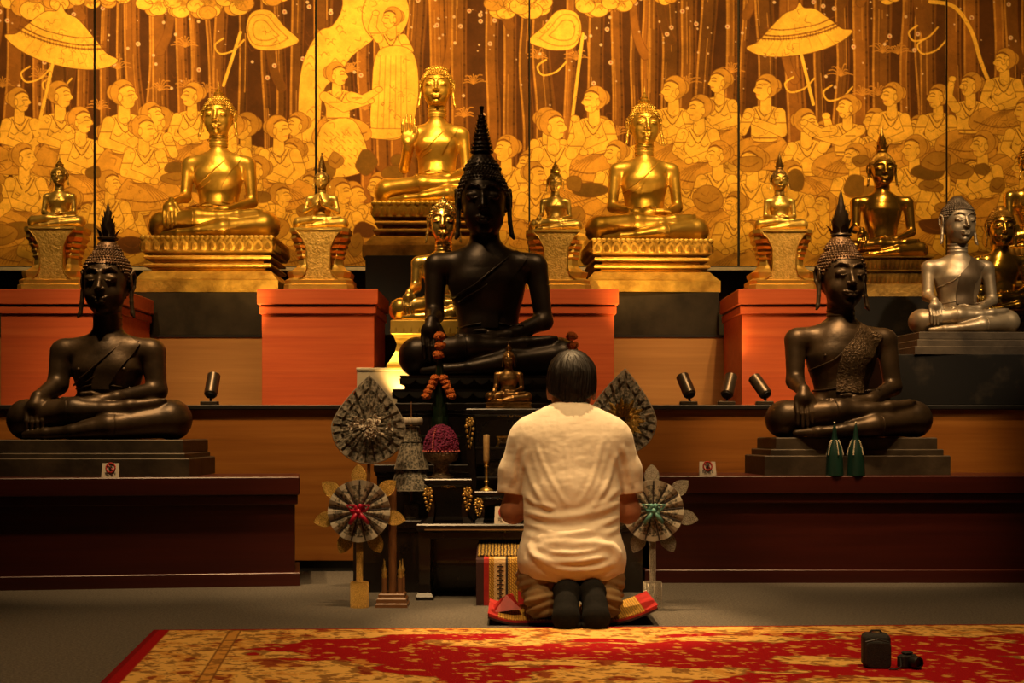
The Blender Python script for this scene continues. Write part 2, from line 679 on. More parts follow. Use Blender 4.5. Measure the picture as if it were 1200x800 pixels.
def hair_mesh(p, curl=.042, dome=(.20, .16), flat=False):
    """snail-shell curls set in rings over the skull and the bun on its crown"""
    mb = MB()
    # smooth cap under the curls
    for i in range(26):
        for k in range(44):
            q = []
            for (di, dk) in ((0, 0), (1, 0), (1, 1), (0, 1)):
                ph = -.9 + (PI / 2 + .9) * (i + di) / 26
                a = 2 * PI * (k + dk) / 44
                q.append((.358 * math.cos(ph) * math.cos(a), .05 + .424 * math.cos(ph) * math.sin(a), .60 + .410 * math.sin(ph)))
            c = [sum(t[j] for t in q) / 4 for j in range(3)]
            if hairline(*c): mb.add(q, [(0, 1, 2, 3)])
    dr, dh = dome
    mb.lathe([(dr * 1.12, -.06), (dr, .0), (dr * .88, dh * .4), (dr * .66, dh * .8), (dr * .42, dh), (.0, dh * 1.03)], 20, (0, .06, .985))
    pts = []
    st = curl * 1.18
    nr = int((PI / 2 + .9) * .40 / st)
    for i in range(nr + 1):
        ph = -.9 + (PI / 2 + .9) * i / nr
        r = .39 * math.cos(ph)
        m = max(1, int(2 * PI * r / st))
        for k in range(m):
            a = 2 * PI * (k + .5 * (i % 2)) / m
            c = (.362 * math.cos(ph) * math.cos(a), .05 + .428 * math.cos(ph) * math.sin(a), .60 + .414 * math.sin(ph))
            if hairline(*c) and not (c[2] > .98 and math.hypot(c[0], c[1] - .06) < dr * .9): pts.append(c)
    nd = max(2, int(dh * 1.25 / st))
    for i in range(nd + 1):
        t = i / nd
        r = dr * (1.08 - .62 * t ** 1.2)
        m = max(5, int(2 * PI * r / st))
        for k in range(m):
            a = 2 * PI * (k + .5 * (i % 2)) / m
            pts.append((r * math.cos(a), .06 + r * math.sin(a), .985 + dh * t - .02))
    for c in pts:
        n = Vector((c[0] / .13, (c[1] - .05) / .18, (c[2] - .60) / .17)).normalized()
        u = n.orthogonal().normalized(); w = n.cross(u)
        r = curl * .56
        C = Vector(c)
        v = [C + (u * math.cos(2 * PI * k / 6) + w * math.sin(2 * PI * k / 6)) * r for k in range(6)]
        v += [C + n * r * .75 + (u * math.cos(2 * PI * k / 6) + w * math.sin(2 * PI * k / 6)) * r * .66 for k in range(6)]
        v.append(C + n * r * 1.1)
        mb.add(v, [(k, (k + 1) % 6, 6 + (k + 1) % 6, 6 + k) for k in range(6)] + [(6 + k, 6 + (k + 1) % 6, 12) for k in range(6)])
    v = head_place(np.array(mb.v), p)
    mb.v = [tuple(map(float, q)) for q in v]
    return mb


def finial_mesh(kind, h):
    """the ornament on the crown, base at z = 0, height h"""
    mb = MB()
    if kind == 'lotus':            # bud of pointed leaves round a central spike
        mb.lathe([(.13 * h, -.03 * h), (.26 * h, .02 * h), (.27 * h, .06 * h), (.15 * h, .10 * h), (.12 * h, .3 * h), (.085 * h, .6 * h), (.04 * h, .85 * h), (0, h)], 12)
        for lv, (n, z, hh, w, r, cu) in enumerate([(8, .06, .24, .15, .20, .55), (8, .14, .34, .15, .13, .25), (7, .28, .38, .12, .10, .18), (6, .42, .38, .10, .07, .12)]):
            for k in range(n):
                a = 2 * PI * (k + .5 * (lv % 2)) / n
                o = Vector((math.cos(a), math.sin(a), 0))
                mb.leaf(o * r * h + Vector((0, 0, z * h)), (0, 0, 1), o, hh * h, w * h, cu)
    elif kind == 'flame':          # tall flame rising out of curling leaves
        mb.lathe([(.14 * h, -.03 * h), (.23 * h, .0), (.2 * h, .06 * h), (.14 * h, .12 * h), (.12 * h, .3 * h), (.09 * h, .5 * h), (.055 * h, .75 * h), (0, h)], 12)
        for lv, (n, z, hh, w, r, cu) in enumerate([(8, .0, .22, .17, .19, .6), (8, .10, .28, .17, .14, .3), (7, .22, .26, .14, .12, .2), (6, .34, .24, .12, .10, .12), (5, .46, .22, .09, .075, .08)]):
            for k in range(n):
                a = 2 * PI * (k + .5 * (lv % 2)) / n
                o = Vector((math.cos(a), math.sin(a), 0))
                mb.leaf(o * r * h + Vector((0, 0, z * h)), (0, 0, 1), o, hh * h, w * h, cu)
    elif kind == 'rings':          # cone of spiked rings ending in a knob
        prof = [(.20 * h, -.03 * h)]
        for i in range(9):
            z = .0 + .088 * i
            r = .245 - .021 * i
            prof += [(r * .78 * h, z * h), (r * h, (z + .035) * h), (r * .98 * h, (z + .05) * h), (r * .72 * h, (z + .085) * h)]
        prof += [(.035 * h, .83 * h), (.03 * h, .90 * h), (.05 * h, .94 * h), (.045 * h, .98 * h), (0, h)]
        mb.lathe(prof, 16)
        for i in range(9):
            z, r = .045 + .088 * i, .235 - .021 * i
            m = 14 - i // 2
            for k in range(m):
                a = 2 * PI * k / m
                o = Vector((math.cos(a), math.sin(a), 0))
                mb.leaf(o * r * h + Vector((0, 0, z * h)), (0, 0, 1), o, .055 * h, .05 * h, .5, n=3)
    elif kind == 'stupa':          # small tiered crown with a needle
        mb.lathe([(.30 * h, -.04 * h), (.34 * h, .03 * h), (.24 * h, .08 * h), (.28 * h, .13 * h), (.29 * h, .18 * h), (.18 * h, .23 * h), (.21 * h, .28 * h), (.22 * h, .33 * h),
                  (.11 * h, .39 * h), (.14 * h, .44 * h), (.10 * h, .50 * h), (.05 * h, .55 * h), (.07 * h, .60 * h), (.035 * h, .70 * h), (.02 * h, .85 * h), (0, h)], 14)
        for k in range(9):
            a = 2 * PI * k / 9
            o = Vector((math.cos(a), math.sin(a), 0))
            mb.leaf(o * .29 * h + Vector((0, 0, .02 * h)), (0, 0, 1), o, .2 * h, .17 * h, .2, n=4)
    elif kind == 'knob':
        mb.lathe([(.45 * h, -.05 * h), (.5 * h, .2 * h), (.42 * h, .5 * h), (.2 * h, .7 * h), (.1 * h, .85 * h), (0, h)], 12)
    return mb


def front_points(bvh, pts, lift):
    """drop points (x, z) from the viewer's side onto the body and lift them off a little"""
    out = []
    for x, z in pts:
        hit, nor, _, _ = bvh.ray_cast(Vector((x, -2.0, z)), Vector((0, 1, 0)))
        if hit is None:
            out.append(out[-1].copy() if out else Vector((x, 0, z)))
        else:
            out.append(hit + Vector((0, -1, 0)) * lift + nor * lift * .3)
    return out


def fine(pts, n):
    """resample a polyline to n points"""
    P_ = [Vector((x, 0, z)) for x, z in pts]
    L = [0]
    for a, b in zip(P_, P_[1:]): L.append(L[-1] + (b - a).length)
    out = []
    for i in range(n):
        t = L[-1] * i / (n - 1)
        j = max(k for k in range(len(L) - 1) if L[k] <= t + 1e-9)
        u = (t - L[j]) / max(1e-9, L[j + 1] - L[j])
        q = P_[j].lerp(P_[j + 1], min(1, u))
        out.append((q.x, q.z))
    return out


def ribbon_on(bvh, line, w0, w1, lift, n=26, m=7):
    """a band of cloth laid on the front of the body along a line of (x, z)"""
    L = fine(line, n)
    rows = []
    for i, (x, z) in enumerate(L):
        a = L[max(0, i - 1)]; b = L[min(n - 1, i + 1)]
        tx, tz = b[0] - a[0], b[1] - a[1]
        l = math.hypot(tx, tz) or 1
        nx, nz = -tz / l, tx / l
        w = w0 + (w1 - w0) * i / (n - 1)
        rows.append([(x + nx * w * (j / (m - 1) - .5), z + nz * w * (j / (m - 1) - .5)) for j in range(m)])
    mb = MB()
    top = [front_points(bvh, r, lift) for r in rows]
    bot = [front_points(bvh, r, -lift) for r in rows]
    v = [p for r in top for p in r] + [p for r in bot for p in r]
    f = []
    K = n * m
    for i in range(n - 1):
        for j in range(m - 1):
            a = i * m + j
            f.append((a, a + 1, a + m + 1, a + m))
            f.append((K + a, K + a + m, K + a + m + 1, K + a + 1))
        for j in (0, m - 1):
            a = i * m + j
            f.append((a, a + m, K + a + m, K + a))
    for i in (0, n - 1):
        for j in range(m - 1):
            a = i * m + j
            f.append((a, a + 1, K + a + 1, K + a))
    return mb.add(v, f)


def statue(name, label, group, loc, W, mat, p=None, rz=0.0, hair_mat=None, curl=.042, dome=(.20, .16), finial='lotus', fin_h=.2, robe=True, wide_sash=None, nipples=False, sash_mat=None, fin_mat=None, persp=None, lean=0.0):
    q = dict(BASE)
    q.update(p or {})
    if persp:                                   # the axis of the body stands farther away than the shins the width was taken at
        r, c = persp
        for k in ('T', 'CZ'): q[k] = q[k] * r + c
        for k in ('SW', 'HH', 'neck', 'waist'): q[k] = q[k] * r
        fin_h *= r
    root = thing(name, label, 'statue', loc, rz, group)
    V, Q = body_mesh(q)
    if lean: V = V + np.stack([V[:, 2] * lean, V[:, 0] * 0, V[:, 0] * 0], 1)
    body = mesh_np('body', V * W, Q, mat, root)
    hm = hair_mesh(q, curl, dome)
    hm.v = [((x + lean * z) * W, y * W, z * W) for x, y, z in hm.v]
    hm.build('hair', hair_mat or mat, root, smooth=True)
    if finial:
        fm = finial_mesh(finial, fin_h)
        top = q['CZ'] + q['HH'] * (.985 + dome[1] * .97)
        fm.v = [((x + lean * top) * W, (y + .06 * q['HH'] - .012) * W, (z + top) * W) for x, y, z in fm.v]
        fm.build('crown_finial', fin_mat or hair_mat or mat, root, smooth=True, auto=.9)
    if robe:
        bvh = BVHTree.FromPolygons([tuple(map(float, t)) for t in V], [tuple(map(int, t)) for t in Q])
        T, SW = q['T'], q['SW']
        sm = sash_mat or mat
        a = (-.60 * SW, T - .20)
        b_ = (.16 * SW, T - .02)
        mid = (-.25 * SW, T - .14)
        sh = (.40 * SW, T + .055)
        edge = MB()
        edge.tube(front_points(bvh, fine([a, mid, b_, sh], 26), .002), .006, 6)
        if wide_sash:
            w = wide_sash
            sash = ribbon_on(bvh, [(.50 * SW, T + .05), (.30 * SW, T - .06), (.10 * SW, T - .13), (.06 * SW, T - .24), (.05 * SW, .27)], w, w * 1.1, .009, 30, 9)
        else:
            edge.tube(front_points(bvh, fine([(a[0] + .03, a[1] - .025), (mid[0] + .03, mid[1] - .025), (b_[0] + .05, b_[1] - .03), (sh[0] + .06, sh[1] - .01)], 26), .002), .004, 6)
            sash = ribbon_on(bvh, [(.52 * SW, T + .05), (.22 * SW, T - .09), (.0, T - .19), (.0, .275)], .085, .095, .0085, 30, 7)
        sash.v = [tuple(c * W for c in t) for t in sash.v]
        sash.build('sash', sm, root, smooth=True, auto=.7)
        edge.v = [tuple(c * W for c in t) for t in edge.v]
        edge.build('robe_edge', mat, root, smooth=True)
        bl = MB()
        wv = q['waist'] + .03
        bl.tube(front_points(bvh, [(-wv + 2 * wv * i / 16, .292 + .010 * math.cos(PI * (i / 8 - 1))) for i in range(17)], .001), .006, 6)
        bl.v = [tuple(c * W for c in t) for t in bl.v]
        bl.build('belt', mat, root, smooth=True)
        for (x0, z0, z1) in ((-.135, .085, .225), (.135, .015, .13)):      # hem of the robe round the two shins
            an = MB().tube(front_points(bvh, [(x0 + .012 * math.sin(PI * i / 6), z0 + (z1 - z0) * i / 6) for i in range(7)], .001), .004, 5)
            an.v = [tuple(c * W for c in t) for t in an.v]
            an.build('robe_hem', mat, root, smooth=True)
        if nipples:
            for s in (-1, 1):
                c = front_points(bvh, [(s * .40 * SW, T - .115)], .0)[0]
                m = MB().ball(tuple(x * W for x in c), .011 * W, 8, 5)
                m.build('nipple', mat, root, smooth=True)
    return root


def petals_on_rect(mb, hx, hy, z, h, w, curl, up=(0, 0, 1), bulge=.25):
    """row of petals on the four sides of a rectangle"""
    for (ax, half, other, ox, oy) in ((0, hx, hy, 0, -1), (0, hx, hy, 0, 1), (1, hy, hx, -1, 0), (1, hy, hx, 1, 0)):
        n = max(2, round(2 * half / w))
        for i in range(n):
            t = -half + 2 * half * (i + .5) / n
            b = (t, oy * other, z) if ax == 0 else (ox * other, t, z)
            wd = 2 * half / n
            mb.leaf(b, up, (ox, oy, 0), h, wd * 1.08, curl, n=6, thick=bulge * .6)
            if h > .02 and up[2] > 0:           # raised bud in the middle of each petal
                mb.leaf((b[0] + ox * wd * .10, b[1] + oy * wd * .10, z + h * .06), up, (ox, oy, 0), h * .62, wd * .60, curl, n=5, thick=bulge * 1.2)
    return mb


def place(mb, dx=0, dy=0, dz=0):
    mb.v = [(x + dx, y + dy, z + dz) for x, y, z in mb.v]
    return mb
# ------------------------------------------------------------------ materials of the place
M = {}
M['carpet'] = mottled('grey_carpet', (.035, .029, .021), (.20, .168, .128), 120, (.9, 1.0), bump=.6, bscale=500, sheen=.2)
M['black_wall'] = plain('black_painted_wall', (.012, .011, .010), .75)
M['black_trim'] = plain('black_trim', (.010, .009, .008), .45)
M['ceiling'] = plain('dark_ceiling', (.02, .018, .016), .9)
M['panel_wood'] = wood('brown_wood_panel', (.22, .072, .010), (.33, .118, .018), (.42, .165, .028), 1.0, .42)
M['panel_light'] = wood('pale_wood_panel', (.30, .135, .034), (.38, .18, .048), (.46, .23, .065), 1.0, .45)
M['red_wood'] = wood('orange_red_veneer', (.42, .062, .014), (.54, .095, .020), (.63, .14, .034), 1.3, .52, .03)
M['platform_wood'] = wood('dark_red_mahogany', (.040, .0055, .0032), (.062, .008, .0045), (.085, .012, .006), .9, .38, .08)
M['granite'] = mottled('dark_granite', (.017, .0125, .007), (.038, .028, .015), 7, (.45, .7), bump=.05, spec=.2)
M['worn_black'] = mottled('worn_black_board', (.006, .005, .004), (.050, .037, .022), 3.2, (.55, .8), pos=(.56, .78), spec=.15)
M['metal_strip'] = plain('pale_metal_strip', (.5, .47, .42), .4, .6)
M['gold'] = mottled('aged_gold_leaf', (.60, .37, .050), (.90, .60, .12), 5, (.30, .48), .78, bump=.12, bscale=60, pos=(.25, .6))
M['gold_worn'] = mottled('worn_gold_leaf', (.34, .19, .028), (.78, .50, .09), 9, (.36, .55), .75, bump=.25, bscale=50, pos=(.3, .62))
M['gold_bright'] = mottled('polished_gold', (.82, .52, .11), (.97, .68, .2), 5, (.16, .30), .93, bump=.05, bscale=40)
M['gold_green'] = mottled('greenish_polished_bronze', (.34, .20, .035), (.72, .44, .10), 3.0, (.16, .32), .92, bump=.05, bscale=40, pos=(.3, .6))
M['gold_dark'] = mottled('dulled_gold', (.20, .11, .025), (.55, .32, .07), 9, (.4, .6), .8, bump=.2, bscale=60)
M['gold_hair'] = mottled('darkened_gold_hair', (.22, .12, .03), (.5, .3, .07), 9, (.35, .5), .85)
M['bronze'] = mottled('black_bronze', (.035, .022, .012), (.085, .053, .027), 7, (.34, .50), .55, bump=.10, bscale=70)
M['bronze_hair'] = mottled('brown_bronze_curls', (.075, .038, .016), (.16, .085, .036), 9, (.4, .55), .5)
M['black_bronze'] = mottled('soot_black_bronze', (.016, .011, .008), (.035, .022, .014), 7, (.32, .48), .5, bump=.08, bscale=70)
M['silver_bronze'] = mottled('grey_silvered_bronze', (.30, .22, .13), (.46, .36, .23), 6, (.38, .52), .7, bump=.08, bscale=60)
M['dark_silver'] = mottled('darkened_silvered_bronze', (.10, .065, .035), (.2, .14, .08), 6, (.4, .55), .6)
M['base_bronze'] = mottled('dull_bronze_base', (.045, .032, .020), (.11, .08, .048), 5, (.45, .65), .35, bump=.15, bscale=40)
M['antique'] = mottled('antique_gilding', (.22, .12, .04), (.55, .33, .12), 30, (.25, .45), .9)

# ------------------------------------------------------------------ room shell
RX, RY0, RY1, RZ = 4.6, -2.2, 8.75, 4.6
tag(MB().box(-RX, RX, RY0, RY1, -.12, 0).build('floor', M['carpet']), kind='structure')
tag(MB().box(-RX, RX, RY1, RY1 + .12, 0, RZ).build('wall_back', M['black_wall']), kind='structure')
tag(MB().box(-RX - .12, -RX, RY0, RY1, 0, RZ).build('wall_left', M['black_wall']), kind='structure')
tag(MB().box(RX, RX + .12, RY0, RY1, 0, RZ).build('wall_right', M['black_wall']), kind='structure')
tag(MB().box(-RX, RX, RY0, RY1, RZ, RZ + .12).build('ceiling', M['ceiling']), kind='structure')

# the stepped display wall: lower tier with its ledge, upper tier behind it
LEDGE_Y, LEDGE_Z = 6.47, .757
UP_Y, UP_Z = 7.36, 1.136
tag(MB().box(-RX, RX, LEDGE_Y, UP_Y + .02, .05, LEDGE_Z - .022).build('wall_lower_tier', M['panel_wood']), kind='structure')
tag(MB().box(-RX, RX, LEDGE_Y + .012, UP_Y + .02, 0, .05).build('baseboard_lower_tier', M['black_trim']), kind='structure')
tag(MB().box(-RX, RX, LEDGE_Y - .02, UP_Y + .02, LEDGE_Z - .022, LEDGE_Z, .004).build('trim_1', M['black_trim']), kind='structure')
xa, xb = PX(447, UP_Y), PX(622, UP_Y)
tag(MB().box(-RX, xa, UP_Y, RY1, LEDGE_Z, UP_Z - .012).build('wall_upper_tier_left', M['panel_light']), kind='structure')
tag(MB().box(xa, xb, UP_Y, RY1, LEDGE_Z, UP_Z - .012).build('wall_upper_tier_middle', M['black_wall']), kind='structure')
tag(MB().box(xb, RX, UP_Y, RY1, LEDGE_Z, UP_Z - .012).build('wall_upper_tier_right', M['panel_light']), kind='structure')
tag(MB().box(-RX, RX, UP_Y - .006, RY1, UP_Z - .012, UP_Z).build('trim_2', M['black_trim']), kind='structure')


# ------------------------------------------------------------------ low platforms of dark red wood
def platform(label, corners_front, depth, h):
    """corners_front: left and right front corner on the floor"""
    (x0, y0), (x1, y1) = corners_front
    L = math.hypot(x1 - x0, y1 - y0)
    root = thing('display_platform', label, 'platform', (x0, y0, 0), math.atan2(y1 - y0, x1 - x0))
    MB().box(.02, L - .02, .03, depth, .055, h - .075).build('front_panel', M['platform_wood'], root)
    MB().box(0, L, 0, depth, h - .075, h, .004).build('top_slab', M['platform_wood'], root)
    MB().box(.008, L - .008, .012, depth, h - .115, h - .075, .003).build('upper_moulding', M['platform_wood'], root)
    MB().rect_profile([(0, 0), (0, .052), (-.003, .055), (-.02, .055)], L / 2, (depth - .004) / 2, L / 2, .004 + (depth - .004) / 2).build('base_moulding', M['platform_wood'], root)
    return root


PH = .450
platform('long dark red wooden platform under the black statue on the left', ((-2.62, 5.60), (-.875, 5.862)), .48, PH)
platform('long dark red wooden platform under the black statue with two green bottles', ((.56, 5.975), (2.9, 5.975)), .48, PH)


# ------------------------------------------------------------------ plinths and boxes that carry the statues
def plinth(label, xl, xr, y0=6.75):
    a, b = PX(xl, y0), PX(xr, y0)
    cx, hw = (a + b) / 2, (b - a) / 2
    dep = UP_Y - .01 - y0
    top = PZ(338.5, y0)
    root = thing('wooden_plinth', label, 'plinth', (cx, y0 + dep / 2, LEDGE_Z), 0, 'red wooden plinths on the ledge')
    H = top - LEDGE_Z
    s = y0 / F
    MB().box(-hw + 5 * s, hw - 5 * s, -dep / 2 + .02, dep / 2, 0, H - 29 * s, .002).build('body', M['red_wood'], root)
    MB().box(-hw + 2.5 * s, hw - 2.5 * s, -dep / 2 + .01, dep / 2, H - 29 * s, H - 20 * s, .003).build('neck_moulding', M['red_wood'], root)
    MB().box(-hw + 4 * s, hw - 4 * s, -dep / 2 + .016, dep / 2, H - 20 * s, H - 18 * s).build('shadow_groove', M['platform_wood'], root)
    MB().box(-hw, hw, -dep / 2, dep / 2, H - 18 * s, H, .003).build('cap', M['red_wood'], root)
    return top


PT = plinth('orange red wooden plinth behind the black statue at far left', -6, 143)
plinth('orange red wooden plinth left of the middle beside the pale box', 301, 443)
plinth('orange red wooden plinth showing behind the right shoulder of the big black statue', 585, 725)
plinth('orange red wooden plinth with its side showing behind the black statue on the right', 865, 1003)


def block(name, label, cat, mat, x0, x1, y0, y1, z0, z1, b=.004, group=None):
    cx, cy = (x0 + x1) / 2, (y0 + y1) / 2
    o = MB().box(x0 - cx, x1 - cx, y0 - cy, y1 - cy, 0, z1 - z0, b).build(name, mat)
    o.location = (cx, cy, z0)
    return tag(o, label, cat, group)


GY = 7.40
GT = PZ(342, GY)
block('granite_block', 'dark granite block under the golden statue on the left', 'pedestal block', M['granite'], PX(152, GY), PX(336, GY), GY, GY + .62, UP_Z, GT)
block('granite_block', 'dark granite block under the golden statue with both hands in its lap', 'pedestal block', M['granite'], PX(690, GY), PX(843, GY), GY, GY + .62, UP_Z, GT)
KT = PZ(347, GY)
block('black_block', 'black block under the greenish gold statue at the right', 'pedestal block', M['worn_black'], PX(1000, GY), PX(1095, GY), GY, GY + .5, UP_Z, KT)
LY = 6.55
LT = PZ(415, LY)
block('black_block', 'worn black box on the ledge under the silvery grey statue', 'pedestal block', M['worn_black'], PX(1037, LY), PX(1240, LY), LY, LY + .55, LEDGE_Z, LT)
FY = 7.72
FT_ = PZ(299, FY)
block('black_block', 'tall black block under the golden statue with raised hand', 'pedestal block', M['black_wall'], PX(428, FY), PX(596, FY), FY, FY + .7, UP_Z, FT_)
PBY = 6.50
PBT = PZ(430.5, PBY)
M['pale_box'] = mottled('brushed_pale_metal', (.62, .54, .40), (.80, .70, .52), 5, (.25, .4), .30)
pb = thing('pale_display_box', 'pale brushed display box under the bright gold statue behind the fan', 'box', (PX(509, PBY), PBY + .12, LEDGE_Z))
hw = (PX(600, PBY) - PX(418, PBY)) / 2
MB().box(-hw, hw, -.115, .118, 0, PBT - LEDGE_Z - .014, .003).build('body', M['pale_box'], pb)
MB().box(-hw - .003, hw + .003, -.12, .12, PBT - LEDGE_Z - .014, PBT - LEDGE_Z, .003).build('lid', M['pale_box'], pb)

# ------------------------------------------------------------------ the painted wall panels
MURAL_Y = 8.60
SC = 1.45                        # samples per photograph pixel
MX0, MX1, MY0, MY1 = -140.0, 1360.0, -60.0, 313.0
HH_, WW_ = int((MY1 - MY0) * SC), int((MX1 - MX0) * SC)
art = np.zeros((HH_, WW_, 3), dtype=np.float32)
gy, gx = np.mgrid[0:HH_, 0:WW_].astype(np.float32)
gx = gx / SC + MX0
gy = gy / SC + MY0
C_DARK, C_DARK2 = np.array((.050, .016, .003)), np.array((.105, .038, .007))
C_TR, C_TRL = np.array((.26, .105, .016)), np.array((.56, .27, .045))
C_G, C_G2, C_L = np.array((.90, .53, .070)), np.array((.64, .33, .042)), np.array((.17, .06, .010))


def vnoise(x, y, seed):
    """smooth value noise on arrays"""
    r = np.random.default_rng(seed).random((64, 64)).astype(np.float32)
    xi, yi = np.floor(x).astype(int), np.floor(y).astype(int)
    fx, fy = x - xi, y - yi
    fx, fy = fx * fx * (3 - 2 * fx), fy * fy * (3 - 2 * fy)
    g = lambda a, b: r[a % 64, b % 64]
    return (g(xi, yi) * (1 - fx) + g(xi + 1, yi) * fx) * (1 - fy) + (g(xi, yi + 1) * (1 - fx) + g(xi + 1, yi + 1) * fx) * fy


def fbm(x, y, seed, o=4):
    t, a = 0, .5
    for i in range(o):
        t = t + a * vnoise(x, y, seed + i)
        x, y, a = x * 2.03 + 11.3, y * 2.03 + 7.7, a * .5
    return t / (1 - .5 ** o)


def win(x0, y0, x1, y1):
    a = max(0, int((x0 - 4 - MX0) * SC)); b = min(WW_, int((x1 + 4 - MX0) * SC) + 1)
    c = max(0, int((y0 - 4 - MY0) * SC)); d = min(HH_, int((y1 + 4 - MY0) * SC) + 1)
    if b <= a or d <= c: return None
    return (slice(c, d), slice(a, b))


def blend(w, d, col, op=1.0):
    a = (np.clip(.5 - d * SC, 0, 1) * op)[..., None]
    art[w] = art[w] * (1 - a) + np.asarray(col, dtype=np.float32) * a


def seg_d(X, Y, a, b):
    dx, dy = b[0] - a[0], b[1] - a[1]
    t = np.clip(((X - a[0]) * dx + (Y - a[1]) * dy) / (dx * dx + dy * dy + 1e-9), 0, 1)
    return np.hypot(X - a[0] - t * dx, Y - a[1] - t * dy), t


def ln(pts, w=.6, col=C_L, op=.85):
    for a, b in zip(pts, pts[1:]):
        ww = win(min(a[0], b[0]), min(a[1], b[1]), max(a[0], b[0]), max(a[1], b[1]))
        if ww is None: continue
        d, _ = seg_d(gx[ww], gy[ww], a, b)
        blend(ww, d - w, col, op)


def limb(pts, rs, col, out=.7):
    """tapered stroke with a drawn outline"""
    xs, ys = [p[0] for p in pts], [p[1] for p in pts]
    R = max(rs)
    w = win(min(xs) - R - 2, min(ys) - R - 2, max(xs) + R + 2, max(ys) + R + 2)
    if w is None: return
    D = None
    for i in range(len(pts) - 1):
        d, t = seg_d(gx[w], gy[w], pts[i], pts[i + 1])
        d = d - (rs[i] + (rs[i + 1] - rs[i]) * t)
        D = d if D is None else np.minimum(D, d)
    if out: blend(w, D - out, C_L, .9)
    blend(w, D, col)


def oval(x, y, rx, ry, col, out=.7, rot=0):
    m = max(rx, ry)
    w = win(x - m - 2, y - m - 2, x + m + 2, y + m + 2)
    if w is None: return
    c, s = math.cos(rot), math.sin(rot)
    X, Y = gx[w] - x, gy[w] - y
    X, Y = X * c + Y * s, -X * s + Y * c
    k = np.sqrt((X / rx) ** 2 + (Y / ry) ** 2) + 1e-6
    d = (k - 1) * min(rx, ry)
    if out: blend(w, d - out, C_L, .9)
    blend(w, d, col)


def poly(pts, col, out=.7, op=1.0):
    xs, ys = [p[0] for p in pts], [p[1] for p in pts]
    w = win(min(xs) - 2, min(ys) - 2, max(xs) + 2, max(ys) + 2)
    if w is None: return
    X, Y = gx[w], gy[w]
    ins = np.zeros(X.shape, dtype=bool)
    D = np.full(X.shape, 1e9, dtype=np.float32)
    n = len(pts)
    for i in range(n):
        (x1, y1), (x2, y2) = pts[i], pts[(i + 1) % n]
        if y1 != y2:
            c = ((y1 > Y) != (y2 > Y)) & (X < (x2 - x1) * (Y - y1) / (y2 - y1) + x1)
            ins ^= c
        D = np.minimum(D, seg_d(X, Y, (x1, y1), (x2, y2))[0])
    D = np.where(ins, -D, D)
    if out: blend(w, D - out, C_L, .9 * op)
    blend(w, D, col, op)


def curve(pts, n=8, closed=False):
    """Catmull-Rom through the points"""
    o = []
    m = len(pts)
    R = range(m if closed else m - 1)
    for i in R:
        if closed: p = [pts[(i + k - 1) % m] for k in range(4)]
        else: p = [pts[max(0, i - 1)], pts[i], pts[i + 1], pts[min(m - 1, i + 2)]]
        for k in range(n):
            t = k / n
            o.append(tuple(.5 * (2 * p[1][j] + (p[2][j] - p[0][j]) * t + (2 * p[0][j] - 5 * p[1][j] + 4 * p[2][j] - p[3][j]) * t * t + (3 * p[1][j] - p[0][j] - 3 * p[2][j] + p[3][j]) * t ** 3) for j in (0, 1)))
    if not closed: o.append(tuple(pts[-1]))
    return o


pr = random.Random(11)
# ground of the picture
n1 = fbm(gx / 38, gy / 38, 3)[..., None]
art[:] = C_DARK * (1 - n1) + C_DARK2 * n1
# tree trunks
x = -145.0
while x < 1370:
    w_ = pr.choice((4, 5, 6, 7, 8, 10, 12))
    top, bot = -70, 215 + pr.uniform(-25, 20)
    lean = pr.uniform(-7, 7)
    wob = [pr.uniform(-3, 3) for _ in range(5)]
    L = curve([(x + lean * t + wob[i], top + (bot - top) * t) for i, t in enumerate((0, .25, .5, .75, 1))], 5)
    tone = pr.uniform(.0, 1.0)
    col = C_TR * (.45 + .80 * tone)
    limb(L, [w_ * (.8 + .25 * abs(2 * i / len(L) - .9)) for i in range(len(L))], col, 1.0)
    ln([(p[0] - w_ * .80, p[1]) for p in L], 1.1, C_TRL, .75)
    ln([(p[0] + w_ * .62, p[1]) for p in L], 1.3, C_DARK, .6)
    for q in range(3):
        o = pr.uniform(-.6, .5) * w_
        i0 = pr.randrange(0, len(L) - 6)
        ln([(p[0] + o, p[1]) for p in L[i0:i0 + 6]], .5, C_TRL if q else C_DARK2, .6)
    if pr.random() < .4:
        b = L[pr.randrange(4, len(L) - 6)]
        s = pr.choice((-1, 1))
        limb(curve([b, (b[0] + s * 9, b[1] - 20), (b[0] + s * 14, b[1] - 55), (b[0] + s * 13, b[1] - 110)], 4), [5 - .12 * i for i in range(13)], col, .9)
    x += w_ * 2 + pr.choice((1, 3, 5, 8, 11))
# fern tufts between the trunks
for i in range(46):
    cx, cy = pr.uniform(-130, 1350), pr.uniform(55, 165)
    for k in range(9):
        a = -PI * (.08 + .84 * k / 8)
        r = pr.uniform(10, 17)
        ln(curve([(cx, cy), (cx + r * .6 * math.cos(a), cy + r * .8 * math.sin(a)), (cx + r * 1.1 * math.cos(a), cy + r * math.sin(a) + 2)], 4), .55, C_TRL, .7)
# blossom specks
for i in range(520):
    cx, cy = pr.uniform(-135, 1355), abs(pr.gauss(0, 1)) * 75 - 40
    r = pr.choice((.7, .9, 1.2, 1.8, 2.6))
    oval(cx, cy, r, r, (.72, .50, .30), 0)
    if r > 2: oval(cx, cy, r * .4, r * .4, (.5, .12, .06), 0)
